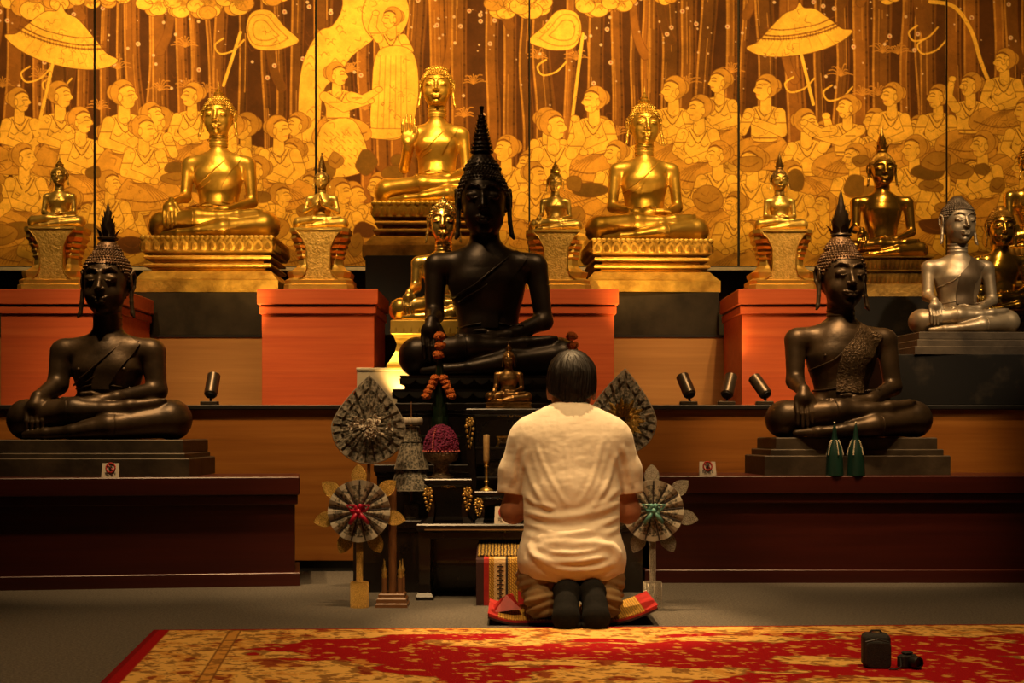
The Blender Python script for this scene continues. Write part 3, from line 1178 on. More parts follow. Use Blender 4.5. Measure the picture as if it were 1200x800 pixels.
# lower ground: rocks, low walls and cloth in browns
for i in range(260):
    cx, cy = pr.uniform(-140, 1355), pr.uniform(205, 315)
    rx, ry = pr.uniform(10, 34), pr.uniform(6, 16)
    t = pr.random()
    col = C_DARK * (1 - t) + C_G2 * .55 * t
    pts = [(cx + rx * math.cos(a) * pr.uniform(.75, 1.1), cy + ry * math.sin(a) * pr.uniform(.75, 1.1)) for a in [2 * PI * k / 8 for k in range(8)]]
    poly(curve(pts, 4, True), col, .8)
for i in range(60):
    cx, cy = pr.uniform(-140, 1350), pr.uniform(228, 308)
    for k in range(3):
        ln([(cx, cy + 5 * k), (cx + pr.uniform(18, 46), cy + 5 * k + pr.uniform(-1, 1))], .7, C_G2 * .8, .6)


def leaf_fan(cx, cy, w, h, dx):
    """leaf-shaped fan on a pole"""
    pts = [(cx - dx * w * .95, cy + h * .25), (cx - dx * w * .55, cy - h * .10), (cx - dx * w * .15, cy - h * .5), (cx + dx * w * .35, cy - h * .45), (cx + dx * w * .5, cy), (cx + dx * w * .30, cy + h * .42), (cx - dx * w * .2, cy + h * .5), (cx - dx * w * .6, cy + h * .42)]
    poly(curve(pts, 6, True), C_G, .9)
    for s in (.78, .5):
        ln(curve([(cx + (px - cx) * s + dx * 3, cy + (py - cy) * s) for px, py in pts] + [(cx + (pts[0][0] - cx) * s + dx * 3, cy + (pts[0][1] - cy) * s)], 6), .7, C_G2 * .7, .8)


def parasol(cx, cy, w, h, tl=0.0):
    """state umbrella with two tiers"""
    def T(pts):                     # the whole umbrella leans a little
        return [(x, y + (x - cx) * tl) for x, y in pts]
    poly(T(curve([(cx - w * 1.0, cy + h * .34), (cx - w * .80, cy + h * .22), (cx - w * .60, cy - h * .10), (cx - w * .30, cy - h * .55), (cx - w * .08, cy - h * .66), (cx, cy - h * .86), (cx + w * .08, cy - h * .66), (cx + w * .30, cy - h * .55), (cx + w * .60, cy - h * .10), (cx + w * .80, cy + h * .22), (cx + w * 1.0, cy + h * .34), (cx + w * .80, cy + h * .60), (cx + w * .45, cy + h * .78), (cx, cy + h * .84), (cx - w * .45, cy + h * .78), (cx - w * .80, cy + h * .60)], 6, True)), C_G, 1.0)
    for k, (f1, f2) in enumerate(((-.22, .66), (-.02, .74), (.08, .80))):
        ln(T(curve([(cx - w * f2, cy + h * f1), (cx - w * .3, cy + h * (f1 + .17)), (cx + w * .3, cy + h * (f1 + .17)), (cx + w * f2, cy + h * f1)], 6)), 1.0 if k else .7, C_L, .8)
    for k in range(26):
        t = -1 + 2 * k / 25
        ln(T([(cx + w * .70 * t, cy + h * (.22 - .14 * t * t)), (cx + w * .70 * t, cy + h * (.32 - .14 * t * t))]), .5, C_L, .7)
    for k in range(7):
        t = -.9 + 1.8 * k / 6
        ln(T([(cx + w * .55 * t, cy + h * .30), (cx + w * .75 * t, cy + h * .70)]), .5, C_G2 * .75, .6)


def foliage(cx, cy, r):
    for k in range(9):
        a = pr.uniform(0, 2 * PI)
        oval(cx + r * .6 * math.cos(a), cy + r * .4 * math.sin(a), r * .55, r * .42, C_G if pr.random() < .7 else C_G2, .8)
    for k in range(12):
        a = pr.uniform(0, 2 * PI)
        q = (cx + r * .7 * math.cos(a) * pr.random(), cy + r * .5 * math.sin(a) * pr.random())
        ln(curve([q, (q[0] + 4, q[1] - 3), (q[0] + 7, q[1] + 1)], 4), .6, C_G2 * .7, .8)


def person_fig(x, y, s, d=1, arms='lap', tone=1.0, body=True, hips=True):
    """a kneeling devotee: head at x, y with radius s, looking to the right for d = 1"""
    g = (C_G * (.78 + .22 * tone)).astype(np.float32)
    g2 = (C_G2 * (.80 + .20 * tone)).astype(np.float32)
    if body:
        if hips:
            poly(curve([(x - d * 2.4 * s, y + 5.6 * s), (x - d * 1.2 * s, y + 4.0 * s), (x + d * 1.0 * s, y + 4.1 * s), (x + d * 2.9 * s, y + 4.9 * s), (x + d * 3.0 * s, y + 6.3 * s), (x, y + 6.9 * s), (x - d * 2.2 * s, y + 6.7 * s)], 6, True), g2)
            for k in range(6):
                t = k / 5
                ln(curve([(x - d * (1.3 - 1.0 * t) * s, y + 4.4 * s), (x + d * (.2 + 1.4 * t) * s, y + (5.2 + .2 * t) * s), (x + d * (1.0 + 1.7 * t) * s, y + 6.4 * s)], 4), .5, C_L, .55)
            ln(curve([(x - d * 2.0 * s, y + 5.9 * s), (x + d * .5 * s, y + 6.2 * s), (x + d * 2.8 * s, y + 5.6 * s)], 5), .8, C_L, .7)
        poly(curve([(x - 1.45 * s, y + 1.95 * s), (x - .5 * s, y + 1.45 * s), (x + .5 * s, y + 1.45 * s), (x + 1.45 * s, y + 1.95 * s), (x + 1.15 * s, y + 3.2 * s), (x + .95 * s, y + 4.4 * s), (x - .95 * s, y + 4.4 * s), (x - 1.15 * s, y + 3.2 * s)], 5, True), g)
        ln(curve([(x - .8 * s, y + 1.7 * s), (x, y + 2.9 * s), (x + .8 * s, y + 1.7 * s)], 5), .7, C_L, .8)
        ln(curve([(x - .55 * s, y + 1.65 * s), (x, y + 2.35 * s), (x + .55 * s, y + 1.65 * s)], 5), .6, C_L, .7)
        for q in (-.55, .55): ln(curve([(x + q * s - .35 * s, y + 3.0 * s), (x + q * s, y + 3.2 * s), (x + q * s + .35 * s, y + 2.95 * s)], 4), .5, C_L, .6)
        ln([(x - 1.0 * s, y + 4.2 * s), (x + 1.0 * s, y + 4.2 * s)], .9, C_L, .8)
        ln([(x - 1.0 * s, y + 4.55 * s), (x + 1.0 * s, y + 4.55 * s)], .6, C_L, .7)
    limb([(x - d * .1 * s, y + .6 * s), (x - d * .1 * s, y + 1.7 * s)], [.42 * s, .48 * s], g)
    # hair drawn back in a bun
    oval(x - d * .95 * s, y - .25 * s, .48 * s, .58 * s, g2 * .85, .7)
    oval(x - d * .22 * s, y - .25 * s, .95 * s, 1.0 * s, g2 * .9, .7)
    poly(curve([(x - d * .35 * s, y - .55 * s), (x + d * .55 * s, y - .72 * s), (x + d * .78 * s, y - .15 * s), (x + d * .98 * s, y + .18 * s), (x + d * .74 * s, y + .40 * s), (x + d * .62 * s, y + .82 * s), (x + d * .1 * s, y + 1.0 * s), (x - d * .38 * s, y + .55 * s), (x - d * .5 * s, y)], 5, True), g, .6)
    ln(curve([(x - d * .5 * s, y - .5 * s), (x + d * .1 * s, y - .85 * s), (x + d * .7 * s, y - .62 * s)], 5), .8, C_L, .8)
    ln([(x + d * .25 * s, y - .05 * s), (x + d * .65 * s, y - .08 * s)], .55, C_L, .9)
    ln(curve([(x + d * .18 * s, y - .28 * s), (x + d * .42 * s, y - .40 * s), (x + d * .70 * s, y - .28 * s)], 4), .45, C_L, .8)
    ln([(x + d * .45 * s, y + .52 * s), (x + d * .74 * s, y + .50 * s)], .55, (.45, .14, .04), .9)
    oval(x - d * .42 * s, y + .15 * s, .16 * s, .30 * s, g, .5)
    if body:
        sh = [(x - d * 1.3 * s, y + 2.1 * s), (x + d * 1.3 * s, y + 2.1 * s)]
        if arms == 'lap':
            P2 = [[(x - d * 1.75 * s, y + 3.6 * s), (x + d * .3 * s, y + 4.3 * s)], [(x + d * 1.8 * s, y + 3.5 * s), (x + d * .8 * s, y + 4.4 * s)]]
        elif arms == 'pray':
            P2 = [[(x - d * 1.5 * s, y + 3.7 * s), (x + d * 1.3 * s, y + 2.6 * s)], [(x + d * 1.9 * s, y + 3.6 * s), (x + d * 1.5 * s, y + 2.3 * s)]]
        elif arms == 'reach':
            P2 = [[(x + d * .6 * s, y + 3.2 * s), (x + d * 3.2 * s, y + 2.5 * s)], [(x + d * 2.4 * s, y + 2.4 * s), (x + d * 4.0 * s, y + 1.4 * s)]]
        else:
            P2 = [[(x - d * 2.0 * s, y + 3.4 * s), (x - d * 1.7 * s, y + 4.9 * s)], [(x + d * 2.0 * s, y + 1.0 * s), (x + d * 1.6 * s, y - .6 * s)]]
        for a, (b, c) in zip(sh, P2):
            limb([a, b, c], [.46 * s, .40 * s, .26 * s], g)
            oval(c[0], c[1], .34 * s, .26 * s, g, .6)
            m = ((a[0] + b[0]) / 2, (a[1] + b[1]) / 2)
            ln([(m[0] - .45 * s, m[1]), (m[0] + .45 * s, m[1])], .7, C_L, .7)


# crowns of leaves along the top
for cx in range(-140, 1360, 26):
    foliage(cx + pr.uniform(-8, 8), pr.uniform(-52, -20), pr.uniform(16, 26))
for (cx, cy, r) in ((15, -6, 20), (40, 2, 26), (70, -4, 20), (100, 0, 16), (136, 0, 16), (180, 4, 18), (212, 6, 18), (240, 8, 18), (275, 2, 20), (320, -8, 18), (590, 6, 20), (622, 4, 22), (697, 4, 20), (725, 0, 18), (1040, -6, 14), (780, -4, 12)):
    foliage(cx, cy, r)
parasol(72, 42, 66, 42, .22)
parasol(937, 34, 62, 36, -.16)
parasol(-90, 40, 60, 36, .1)
parasol(1290, 34, 62, 36, -.1)
for a, b in (((64, 66), (24, 240)), ((938, 60), (953, 122)), ((-90, 60), (-100, 200)), ((1290, 54), (1300, 150)), ((282, 38), (262, 100)), ((683, 40), (668, 160))):
    ln([a, b], 1.8, C_G, 1)
ln(curve([(1090, 2), (1118, 8), (1138, 36), (1150, 74), (1168, 118)], 6), 2.2, C_G, 1)
leaf_fan(310, 36, 42, 46, -1)
leaf_fan(660, 36, 42, 46, 1)
# scrolls of ribbon hanging from the umbrellas
for (cx, cy) in ((35, 78), (60, 90), (1075, 30), (1085, 45), (640, 70), (262, 45), (930, 90), (975, 100)):
    ln(curve([(cx, cy), (cx - 10, cy + 8), (cx - 4, cy + 18), (cx + 12, cy + 14), (cx + 24, cy + 2)], 6), .9, C_G, .9)
# the two large figures of the third panel: a standing deity and one bending towards her
poly(curve([(372, 40), (390, 30), (402, 5), (398, -45), (440, -50), (452, 0), (442, 40), (412, 66), (396, 90), (378, 110), (372, 190), (352, 190), (352, 90)], 6, True), C_G, .9)
for k in range(26):
    q = (pr.uniform(358, 400), pr.uniform(20, 180))
    ln(curve([q, (q[0] + 4, q[1] - 4), (q[0] + 8, q[1])], 4), .6, C_G2 * .7, .7)
oval(452, 16, 27, 32, C_G, 1.0, .2)
person_fig(458, 22, 11, -1, 'up', 1.0, hips=False)
poly(curve([(444, 60), (482, 60), (490, 110), (476, 158), (438, 158), (436, 110)], 6, True), C_G, .8)
for k in range(6): ln([(446 + 6 * k, 66), (442 + 7 * k, 152)], .5, C_L, .5)
poly(curve([(420, 140), (432, 150), (476, 152), (462, 162), (430, 160)], 5, True), C_G, .8)
person_fig(396, 88, 12, 1, 'reach', 1.0)
poly(curve([(376, 150), (412, 140), (430, 175), (428, 200), (376, 205)], 5, True), C_G, .8)
for i in range(5):
    for j in range(7): ln([(380 + 7 * j, 155 + 9 * i), (384 + 7 * j, 159 + 9 * i)], .5, C_L, .6)
# rows of devotees, from back to front
FIG = [(24, 118, 10, 1, 'lap'), (72, 112, 11, 1, 'lap'), (204, 112, 0, 1, 'lap'), (224, 112, 10, -1, 'lap'), (180, 135, 10, 1, 'pray'), (328, 152, 11, 1, 'lap'), (592, 175, 11, -1, 'lap'),
       (695, 118, 11, -1, 'lap'), (788, 106, 11, -1, 'lap'), (842, 96, 10, -1, 'lap'), (896, 104, 11, -1, 'pray'), (946, 144, 11, 1, 'up'), (992, 126, 10, -1, 'reach'),
       (1044, 112, 10, -1, 'lap'), (1098, 114, 10, -1, 'lap'), (1136, 100, 10, -1, 'up'), (1176, 72, 10, -1, 'lap'), (1200, 130, 10, -1, 'lap'), (1240, 100, 11, -1, 'lap'), (1290, 120, 11, -1, 'pray'), (1330, 105, 11, -1, 'lap'),
       (-30, 110, 11, 1, 'lap'), (-80, 125, 11, 1, 'pray'), (-120, 110, 11, 1, 'lap'),
       (96, 142, 11, 1, 'lap'), (147, 112, 12, 1, 'lap'), (650, 148, 12, 1, 'up'), (818, 128, 11, -1, 'lap'), (170, 152, 11, 1, 'lap'), (270, 150, 11, -1, 'lap'), (840, 182, 11, -1, 'lap'),
       (30, 185, 11, 1, 'lap'), (-20, 190, 12, 1, 'lap'), (130, 215, 10, 1, 'lap'), (300, 200, 11, -1, 'lap'), (330, 230, 10, 1, 'lap'), (628, 205, 10, 1, 'lap'), (720, 180, 10, -1, 'lap'), (880, 190, 12, -1, 'lap'), (930, 205, 11, 1, 'lap'),
       (1000, 185, 11, -1, 'lap'), (1070, 175, 11, -1, 'lap'), (1105, 195, 12, -1, 'lap'), (1150, 170, 11, -1, 'lap'), (1200, 195, 12, -1, 'lap'), (1260, 190, 12, -1, 'lap'), (1320, 200, 12, -1, 'lap'),
       (80, 235, 10, -1, 'lap'), (400, 225, 11, 1, 'lap'), (860, 240, 10, -1, 'lap'), (965, 240, 10, -1, 'lap'), (1120, 245, 10, -1, 'lap')]
FILL = []
for row, (y0, st) in enumerate(((150, 52), (188, 46), (226, 42), (256, 44))):
    xx = -130 + 17 * row
    while xx < 1350:
        FILL.append((xx + pr.uniform(-10, 10), y0 + pr.uniform(-12, 12), pr.uniform(11.5, 14.5), pr.choice((-1, 1)), pr.choice(('lap', 'lap', 'pray'))))
        xx += st
for (fx, fy, fs, fd, fa) in FILL:
    if not (375 < fx < 600 and fy < 215) and pr.random() < .86: person_fig(fx, fy, fs, fd, fa, pr.uniform(-.3, .6) - max(0, fy - 190) * .011)  # lower rows get a darker tone, partly light falloff put into the colour
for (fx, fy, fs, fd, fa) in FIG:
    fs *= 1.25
    if fs: person_fig(fx, fy, fs, fd, fa, pr.uniform(.65, 1.0) * (.30 if fy > 195 else 1.0))  # low figures toned down too, in part as painted light falloff
ln([(24, 240), (60, 85)], 1.6, C_G, 1)
# big cloths, shoulders and shadows of rock worked into the lower part
for i in range(70):
    cx, cy = pr.uniform(-140, 1355), pr.uniform(185, 290)
    t = pr.random()
    col = C_G2 * (.22 + .5 * t) if pr.random() < .85 or cy < 250 else C_DARK2
    rx, ry = pr.uniform(8, 24), pr.uniform(6, 15)
    poly(curve([(cx + rx * math.cos(a) * pr.uniform(.7, 1.15), cy + ry * math.sin(a) * pr.uniform(.7, 1.15)) for a in [2 * PI * k / 7 for k in range(7)]], 4, True), col, .9)
    if t > .4: ln(curve([(cx - rx * .6, cy), (cx, cy + ry * .4), (cx + rx * .6, cy - 2)], 4), .6, C_L, .7)
# folds and jewellery drawn over the bright parts
for i in range(2600):
    cx, cy = pr.uniform(-135, 1352), pr.uniform(-50, 296)
    if art[int((cy - MY0) * SC), int((cx - MX0) * SC), 0] > .42:
        a = pr.uniform(0, 2 * PI); r = pr.uniform(2.5, 7)
        ln(curve([(cx, cy), (cx + r * math.cos(a), cy + r * math.sin(a)), (cx + r * 1.5 * math.cos(a + .9), cy + r * 1.5 * math.sin(a + .9))], 3), .42, C_L, pr.uniform(.25, .6))
# age: fine stains and rubbed spots
art *= (.68 + .54 * fbm(gx / 14, gy / 14, 21) + .22 * (fbm(gx / 3.2, gy / 3.2, 25, 2) - .5))[..., None]
art *= (.93 + .14 * rng.random((HH_, WW_)).astype(np.float32))[..., None]
art *= (1.0 - .62 * np.clip((gy - 268) / 35, 0, 1) * np.clip(.35 + fbm(gx / 40, gy / 12, 40), 0, 1))[..., None]    # light falloff along the foot of the picture, painted into its colours
art = np.clip(art, 0, 1)


def color_mat(name, rough=.5, attr='paint', bump=.0, spec=.4):
    m, nt, b = node_mat(name)
    a = N(nt, 'ShaderNodeVertexColor', _layer_name=attr)
    nt.links.new(a.outputs['Color'], b.inputs['Base Color'])
    setp(b, rough=rough, spec=spec)
    if bump:
        v = coords(nt, 'Object')
        n = N(nt, 'ShaderNodeTexNoise', Scale=260.0, Detail=3.0)
        nt.links.new(v, n.inputs['Vector'])
        bp = N(nt, 'ShaderNodeBump', Strength=bump, Distance=.01)
        nt.links.new(n.outputs['Fac'], bp.inputs['Height'])
        nt.links.new(bp.outputs['Normal'], b.inputs['Normal'])
    return m


def painted_grid(name, X, Y, Z, col, mat, parent=None):
    """grid of points (n x m) with a colour at each"""
    n, m = X.shape
    V = np.stack([X, Y, Z], -1).reshape(-1, 3)
    k = np.arange(n * m, dtype=np.int32).reshape(n, m)
    Q = np.stack([k[:-1, :-1], k[:-1, 1:], k[1:, 1:], k[1:, :-1]], -1).reshape(-1, 4)
    o = mesh_np(name, V, Q, mat, parent, smooth=False)
    at = o.data.color_attributes.new('paint', 'FLOAT_COLOR', 'POINT')
    c = np.ones((n * m, 4), dtype=np.float32)
    c[:, :3] = col.reshape(-1, 3)
    at.data.foreach_set('color', c.ravel())
    return o


M['mural'] = color_mat('gilded_mural', .62, bump=.0, spec=.10)
M['mural_edge'] = plain('mural_board', (.08, .045, .015), .6)
seams = [-138, 112, 371, 621, 866, 1110, 1356]
mlabels = ['gilded mural panel with a big umbrella at the far left edge', 'gilded mural panel behind the golden statue on the left', 'gilded mural panel with a standing deity behind the statue with raised hand',
           'gilded mural panel behind the golden statue with both hands in its lap', 'gilded mural panel with a wide umbrella over kneeling figures, right of centre', 'gilded mural panel with a curved pole at the far right edge']
for i, lab in enumerate(mlabels):
    a, b = int((seams[i] + 1.0 - MX0) * SC), int((seams[i + 1] - 1.0 - MX0) * SC)
    xs, ys = gx[:, a:b], gy[:, a:b]
    X, Z = PX(xs, MURAL_Y), PZ(ys, MURAL_Y)
    cx, z0 = float((X.min() + X.max()) / 2), float(Z.min())
    root = thing('mural_panel', lab, 'mural', (cx, MURAL_Y, z0), 0, 'panels of the gilded mural')
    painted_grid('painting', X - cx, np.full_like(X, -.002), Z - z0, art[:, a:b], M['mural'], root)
    hw = float(X.max() - X.min()) / 2
    MB().box(-hw, hw, 0.0, .03, 0, float(Z.max()) - z0).build('backing_board', M['mural_edge'], root)
mz = PZ(MY1, MURAL_Y)
tag(MB().box(-RX, RX, MURAL_Y - .03, MURAL_Y + .04, mz - .022, mz - .002).build('trim_3', M['metal_strip']), kind='structure')
tag(MB().box(-RX, RX, MURAL_Y + .032, RY1, mz, RZ).build('wall_mural_backing', M['black_wall']), kind='structure')

# ------------------------------------------------------------------ the big patterned rug
M['rug'] = color_mat('woven_rug', .95, bump=.5, spec=.1)
# corners measured on the floor: far left, far right; the left edge runs slightly inward towards the viewer
nv, nu = 330, 700
v, u = np.mgrid[0:nv, 0:nu].astype(np.float32)
v /= (nv - 1); u /= (nu - 1)
FLx, FLy, FRx, FRy = -1.13, 4.485, 2.30, 4.65
NLx, NLy, NRx, NRy = -.96, 2.95, 2.42, 3.0
RXx = (FLx * (1 - u) + FRx * u) * (1 - v) + (NLx * (1 - u) + NRx * u) * v
RYy = (FLy * (1 - u) + FRy * u) * (1 - v) + (NLy * (1 - u) + NRy * u) * v
a_ = u * 3.4                     # metres along the rug from its left edge
b_ = v * 1.55                    # metres from the far edge
gold_, gold2, red_, dred, brn = (np.array(c, dtype=np.float32) for c in ((.80, .46, .115), (.64, .30, .055), (.34, .006, .009), (.20, .005, .007), (.20, .075, .018)))
col = np.empty((nv, nu, 3), dtype=np.float32)
col[:] = gold_
wx = a_ + .05 * (fbm(a_ * 5, b_ * 5, 61) - .5)
wy = b_ + .05 * (fbm(a_ * 5, b_ * 5, 71) - .5)
sc1 = fbm(wx * 17, wy * 17, 81)
sc2 = fbm(wx * 38, wy * 38, 91)


def put(mask, c, op=1.0):
    k = (mask * op)[..., None]
    col[:] = col * (1 - k) + c * k


def sm(x_, e): return np.clip(x_ / e + .5, 0, 1)


put(sm(sc1 - .58, .03), gold2)
put(sm(sc2 - .60, .03), brn, .8)
put(sm(.018 - np.abs(sc1 - .50), .012), brn, .7)
put(sm(sc1 - .68, .02), dred, .8)
edge = np.minimum(a_, b_ * 1.0)
# inner red field with ragged scrolling edge
field = np.minimum((a_ - .40) / 1.0, np.minimum((b_ - .10), (.92 - b_)) * 1.5) + (fbm(wx * 3.2, wy * 6, 101) - .545) * 1.75
inner = (edge > .14)
put(sm(field - .10, .012) * inner, red_)
put(sm(field - .10, .012) * sm(sc2 - .66, .02) * inner, gold2, .8)
put(sm(.012 - np.abs(field - .09), .01) * inner, brn, .8)
# guard stripes
for (e0, e1, c) in ((.235, .275, gold2), (.235, .242, brn), (.268, .275, brn)):
    put(((a_ > e0) & (a_ < e1) & (b_ > .03)).astype(np.float32), c)
put(((a_ > .242) & (a_ < .268)).astype(np.float32) * sm(sc2 - .52, .03), brn, .7)
put((b_ > .085).astype(np.float32) * (b_ < .092) * (a_ > .1), brn, .6)
put(((a_ < .052) | (b_ < .016)).astype(np.float32), red_)
put(((a_ < .018) | (b_ < .006)).astype(np.float32), dred)
rug = thing('patterned_rug', 'large red and gold patterned rug on the grey carpet in front', 'rug', (0, 0, 0))
painted_grid('pile', RXx, RYy, np.full_like(RXx, .012), col, M['rug'], rug)
eb = MB()
eb.v = [(FLx, FLy, 0), (FRx, FRy, 0), (NRx, NRy, 0), (NLx, NLy, 0), (FLx, FLy, .0115), (FRx, FRy, .0115), (NRx, NRy, .0115), (NLx, NLy, .0115)]
eb.f = [(0, 1, 2, 3), (4, 7, 6, 5), (0, 4, 5, 1), (1, 5, 6, 2), (2, 6, 7, 3), (3, 7, 4, 0)]
eb.build('backing', plain('rug_backing', (.16, .01, .01), .9), rug)
# ------------------------------------------------------------------ the statues and what they are cast on
def sit(cx, seat, wpx, yf):
    """x, depth of the body axis, height of the seat and width in metres, from the pixel centre, seat row, width and the depth of the shins"""
    W = wpx / F * yf * 1.022
    return (PX(cx, yf + .2 * W), yf + .33 * W, PZ(seat, yf)), W, dict(persp=((yf + .33 * W) / yf / 1.022, (HOR - seat) / F * .33 / 1.03 - .004))


def plain_base(root, W, z_floor, seat_z, mat, dims):
    """stepped slab base under a statue; dims: (half width, half depth, height share)"""
    h = seat_z - z_floor
    z = 0
    for (hx, hy, s, fl) in dims:
        z1 = z + h * s
        m = MB().rect_profile([(0, z - h), (fl, z - h + .003), (fl, z1 - h - .004), (fl - .004, z1 - h)], hx, hy, 0, -.075 * W)
        m.build('base_slab', mat, root)
        z = z1


# black bronze statue on the left platform
loc, W, pk = sit(118, 515, 214, 5.90)
A = statue('bronze_statue', 'black bronze seated statue on the left platform with lotus bud crown', None, loc, W, M['bronze'],
           dict(T=.497, SW=.305, CZ=.675, HH=.365, waist=.135, smile=.02, hw=.98, thick=1.14), hair_mat=M['bronze_hair'], curl=.040, dome=(.20, .17), finial='lotus', fin_h=.215, nipples=True, fin_mat=M['bronze'], **pk)
plain_base(A, W, PH, loc[2], M['base_bronze'], [(.425, .255, .50, 0), (.405, .245, .14, 0), (.392, .235, .36, .004)])

# black bronze statue on the right platform
loc, W, pk = sit(992, 512.5, 196, 6.07)
B = statue('bronze_statue', 'black bronze seated statue with wide patterned sash behind two green bottles', None, loc, W, M['bronze'],
           dict(T=.60, SW=.335, CZ=.768, HH=.376, waist=.145, turn=.10, neck=.078, hw=1.03, thick=1.08), rz=.07, hair_mat=M['bronze_hair'], curl=.042, dome=(.22, .20), finial='flame', fin_h=.285, nipples=True, wide_sash=.16,
           sash_mat=mottled('chased_sash', (.045, .026, .012), (.12, .075, .035), 60, (.35, .55), .55, bump=.9, bscale=110), fin_mat=M['bronze'], **pk)
plain_base(B, W, PH, loc[2], M['base_bronze'], [(.405, .180, .52, 0), (.377, .172, .17, 0), (.352, .166, .31, 0)])

# the big black statue in the middle, on a scalloped black base
loc, W, pk = sit(574, 440, 211, 6.05)
CC = statue('bronze_statue', 'big soot black seated statue in the middle with tall ringed spire', None, loc, W, M['black_bronze'],
            dict(T=.628, SW=.338, CZ=.762, HH=.402, waist=.155, neck=.086, ears=.375, hw=.95, thick=1.05), hair_mat=M['black_bronze'], curl=.044, dome=(.24, .20), finial='rings', fin_h=.27, lean=-.038, **pk)
h = loc[2] - LEDGE_Z


def scallop_tier(root, hx, hy, z0, z1, mat, cy, n=9):
    MB().rect_profile([(-.015, z0), (-.015, z1 - .016), (0, z1 - .012), (.004, z1)], hx, hy, 0, cy).build('base_slab', mat, root)
    m = MB()
    for (ax, half, oth, s) in ((0, hx, hy, -1), (1, hy, hx, -1), (1, hy, hx, 1)):
        k = n if ax == 0 else max(3, int(n * hy / hx))
        w = 2 * half / k
        for i in range(k):
            t = -half + w * (i + .5)
            pts = [(t - w / 2, z1 - .012)] + [(t - w / 2 + w * q / 8, z1 - .016 - .022 * math.sin(PI * q / 8) ** .7) for q in range(9)] + [(t + w / 2, z1 - .012)]
            st_ = len(m.v)
            m.prism(pts, -.003, .003)
            for j in range(st_, len(m.v)):
                x_, y_, z_ = m.v[j]
                m.v[j] = (x_, s * oth + y_ - .002, z_) if ax == 0 else (s * oth + y_ + .002 * s, x_, z_)
        m.v = [(x_, y_ if ax else y_, z_) for x_, y_, z_ in m.v]
    m.v = [(x_, y_ + cy, z_) for x_, y_, z_ in m.v]
    m.build('scallop_fringe', mat, root)


scallop_tier(CC, .375, .225, -h * .50, 0, M['black_trim'], -.075 * W, 12)
scallop_tier(CC, .405, .245, -h, -h * .50, M['black_trim'], -.075 * W, 12)


def lotus_throne(root, W, h, mat, top, bottom, cy, dep=.27, dark=None):
    """lotus band over stepped mouldings on a flaring foot; half widths given"""
    u = h / .27
    MB().rect_profile([(-.02, -.075 * u), (-.012, -.075 * u), (-.012, -.004), (-.016, 0)], top, dep, 0, cy).build('seat_slab', mat, root)
    m = MB()
    petals_on_rect(m, top - .012, dep - .012, -.072 * u, .056 * u, .05, .22)
    place(m, 0, cy)
    m.build('lotus_petals', mat, root, smooth=True, auto=.8)
    m = MB()
    petals_on_rect(m, top - .006, dep - .006, -.002, .020 * u, .026, .15, up=(0, 0, -1))
    place(m, 0, cy)
    m.build('petal_fringe', mat, root, smooth=True, auto=.8)
    z = -.075 * u
    prof = [(.006, -.27), (.006, -.215), (-.004, -.207), (-.034, -.168), (-.068, -.160), (-.068, -.150), (-.030, -.146), (-.026, -.138), (-.030, -.131), (-.072, -.126), (-.072, -.113), (-.026, -.109), (-.022, -.101), (-.026, -.094), (-.062, -.089), (-.062, -.082), (-.016, -.079), (-.016, -.075)]
    k = bottom - top
    MB().rect_profile([(p + k * min(1, max(0, (-.10 - zz) / .1)), zz * u) for p, zz in prof], top, dep, 0, cy).build('stepped_pedestal', dark or mat, root)


# golden statue left of centre
loc, W, pk = sit(252, 277.5, 152, 7.50)
D = statue('gilded_statue', 'golden seated statue on a lotus pedestal on the left granite block', None, loc, W, M['gold'],
           dict(T=.577, SW=.292, CZ=.775, HH=.292, waist=.14, neck=.060, ears=.40, hw=1.16, thick=.86), hair_mat=M['gold'], curl=.05, dome=(.22, .10), finial='stupa', fin_h=.12, **pk)
lotus_throne(D, W, loc[2] - GT, M['gold_worn'], .355, .372, -.055 * W)
# golden statue right of centre, both hands in the lap
loc, W, pk = sit(757, 281.5, 144, 7.50)
E = statue('gilded_statue', 'golden seated statue with both hands resting in its lap', None, loc, W, M['gold'],
           dict(T=.585, SW=.295, CZ=.775, HH=.315, waist=.15, neck=.061, ears=.40, pose='lap', turn=.06, hw=1.14, thick=.86), rz=.05, hair_mat=M['gold'], curl=.05, dome=(.24, .10), finial='stupa', fin_h=.15, **pk)
lotus_throne(E, W, loc[2] - GT, M['gold_worn'], .325, .345, -.055 * W)
# golden statue with raised hand, high in the middle
loc, W, pk = sit(511, 237, 142, 7.90)
Fm = statue('gilded_statue', 'golden seated statue with one hand raised, palm to the front', None, loc, W, M['gold'],
            dict(T=.578, SW=.275, CZ=.785, HH=.32, waist=.15, neck=.068, ears=.39, pose='raised', hw=1.12, thick=.86), hair_mat=M['gold'], curl=.05, dome=(.24, .09), finial=None, **pk)
lotus_throne(Fm, W, loc[2] - FT_, M['gold'], .35, .385, -.055 * W, .26, M['gold_dark'])

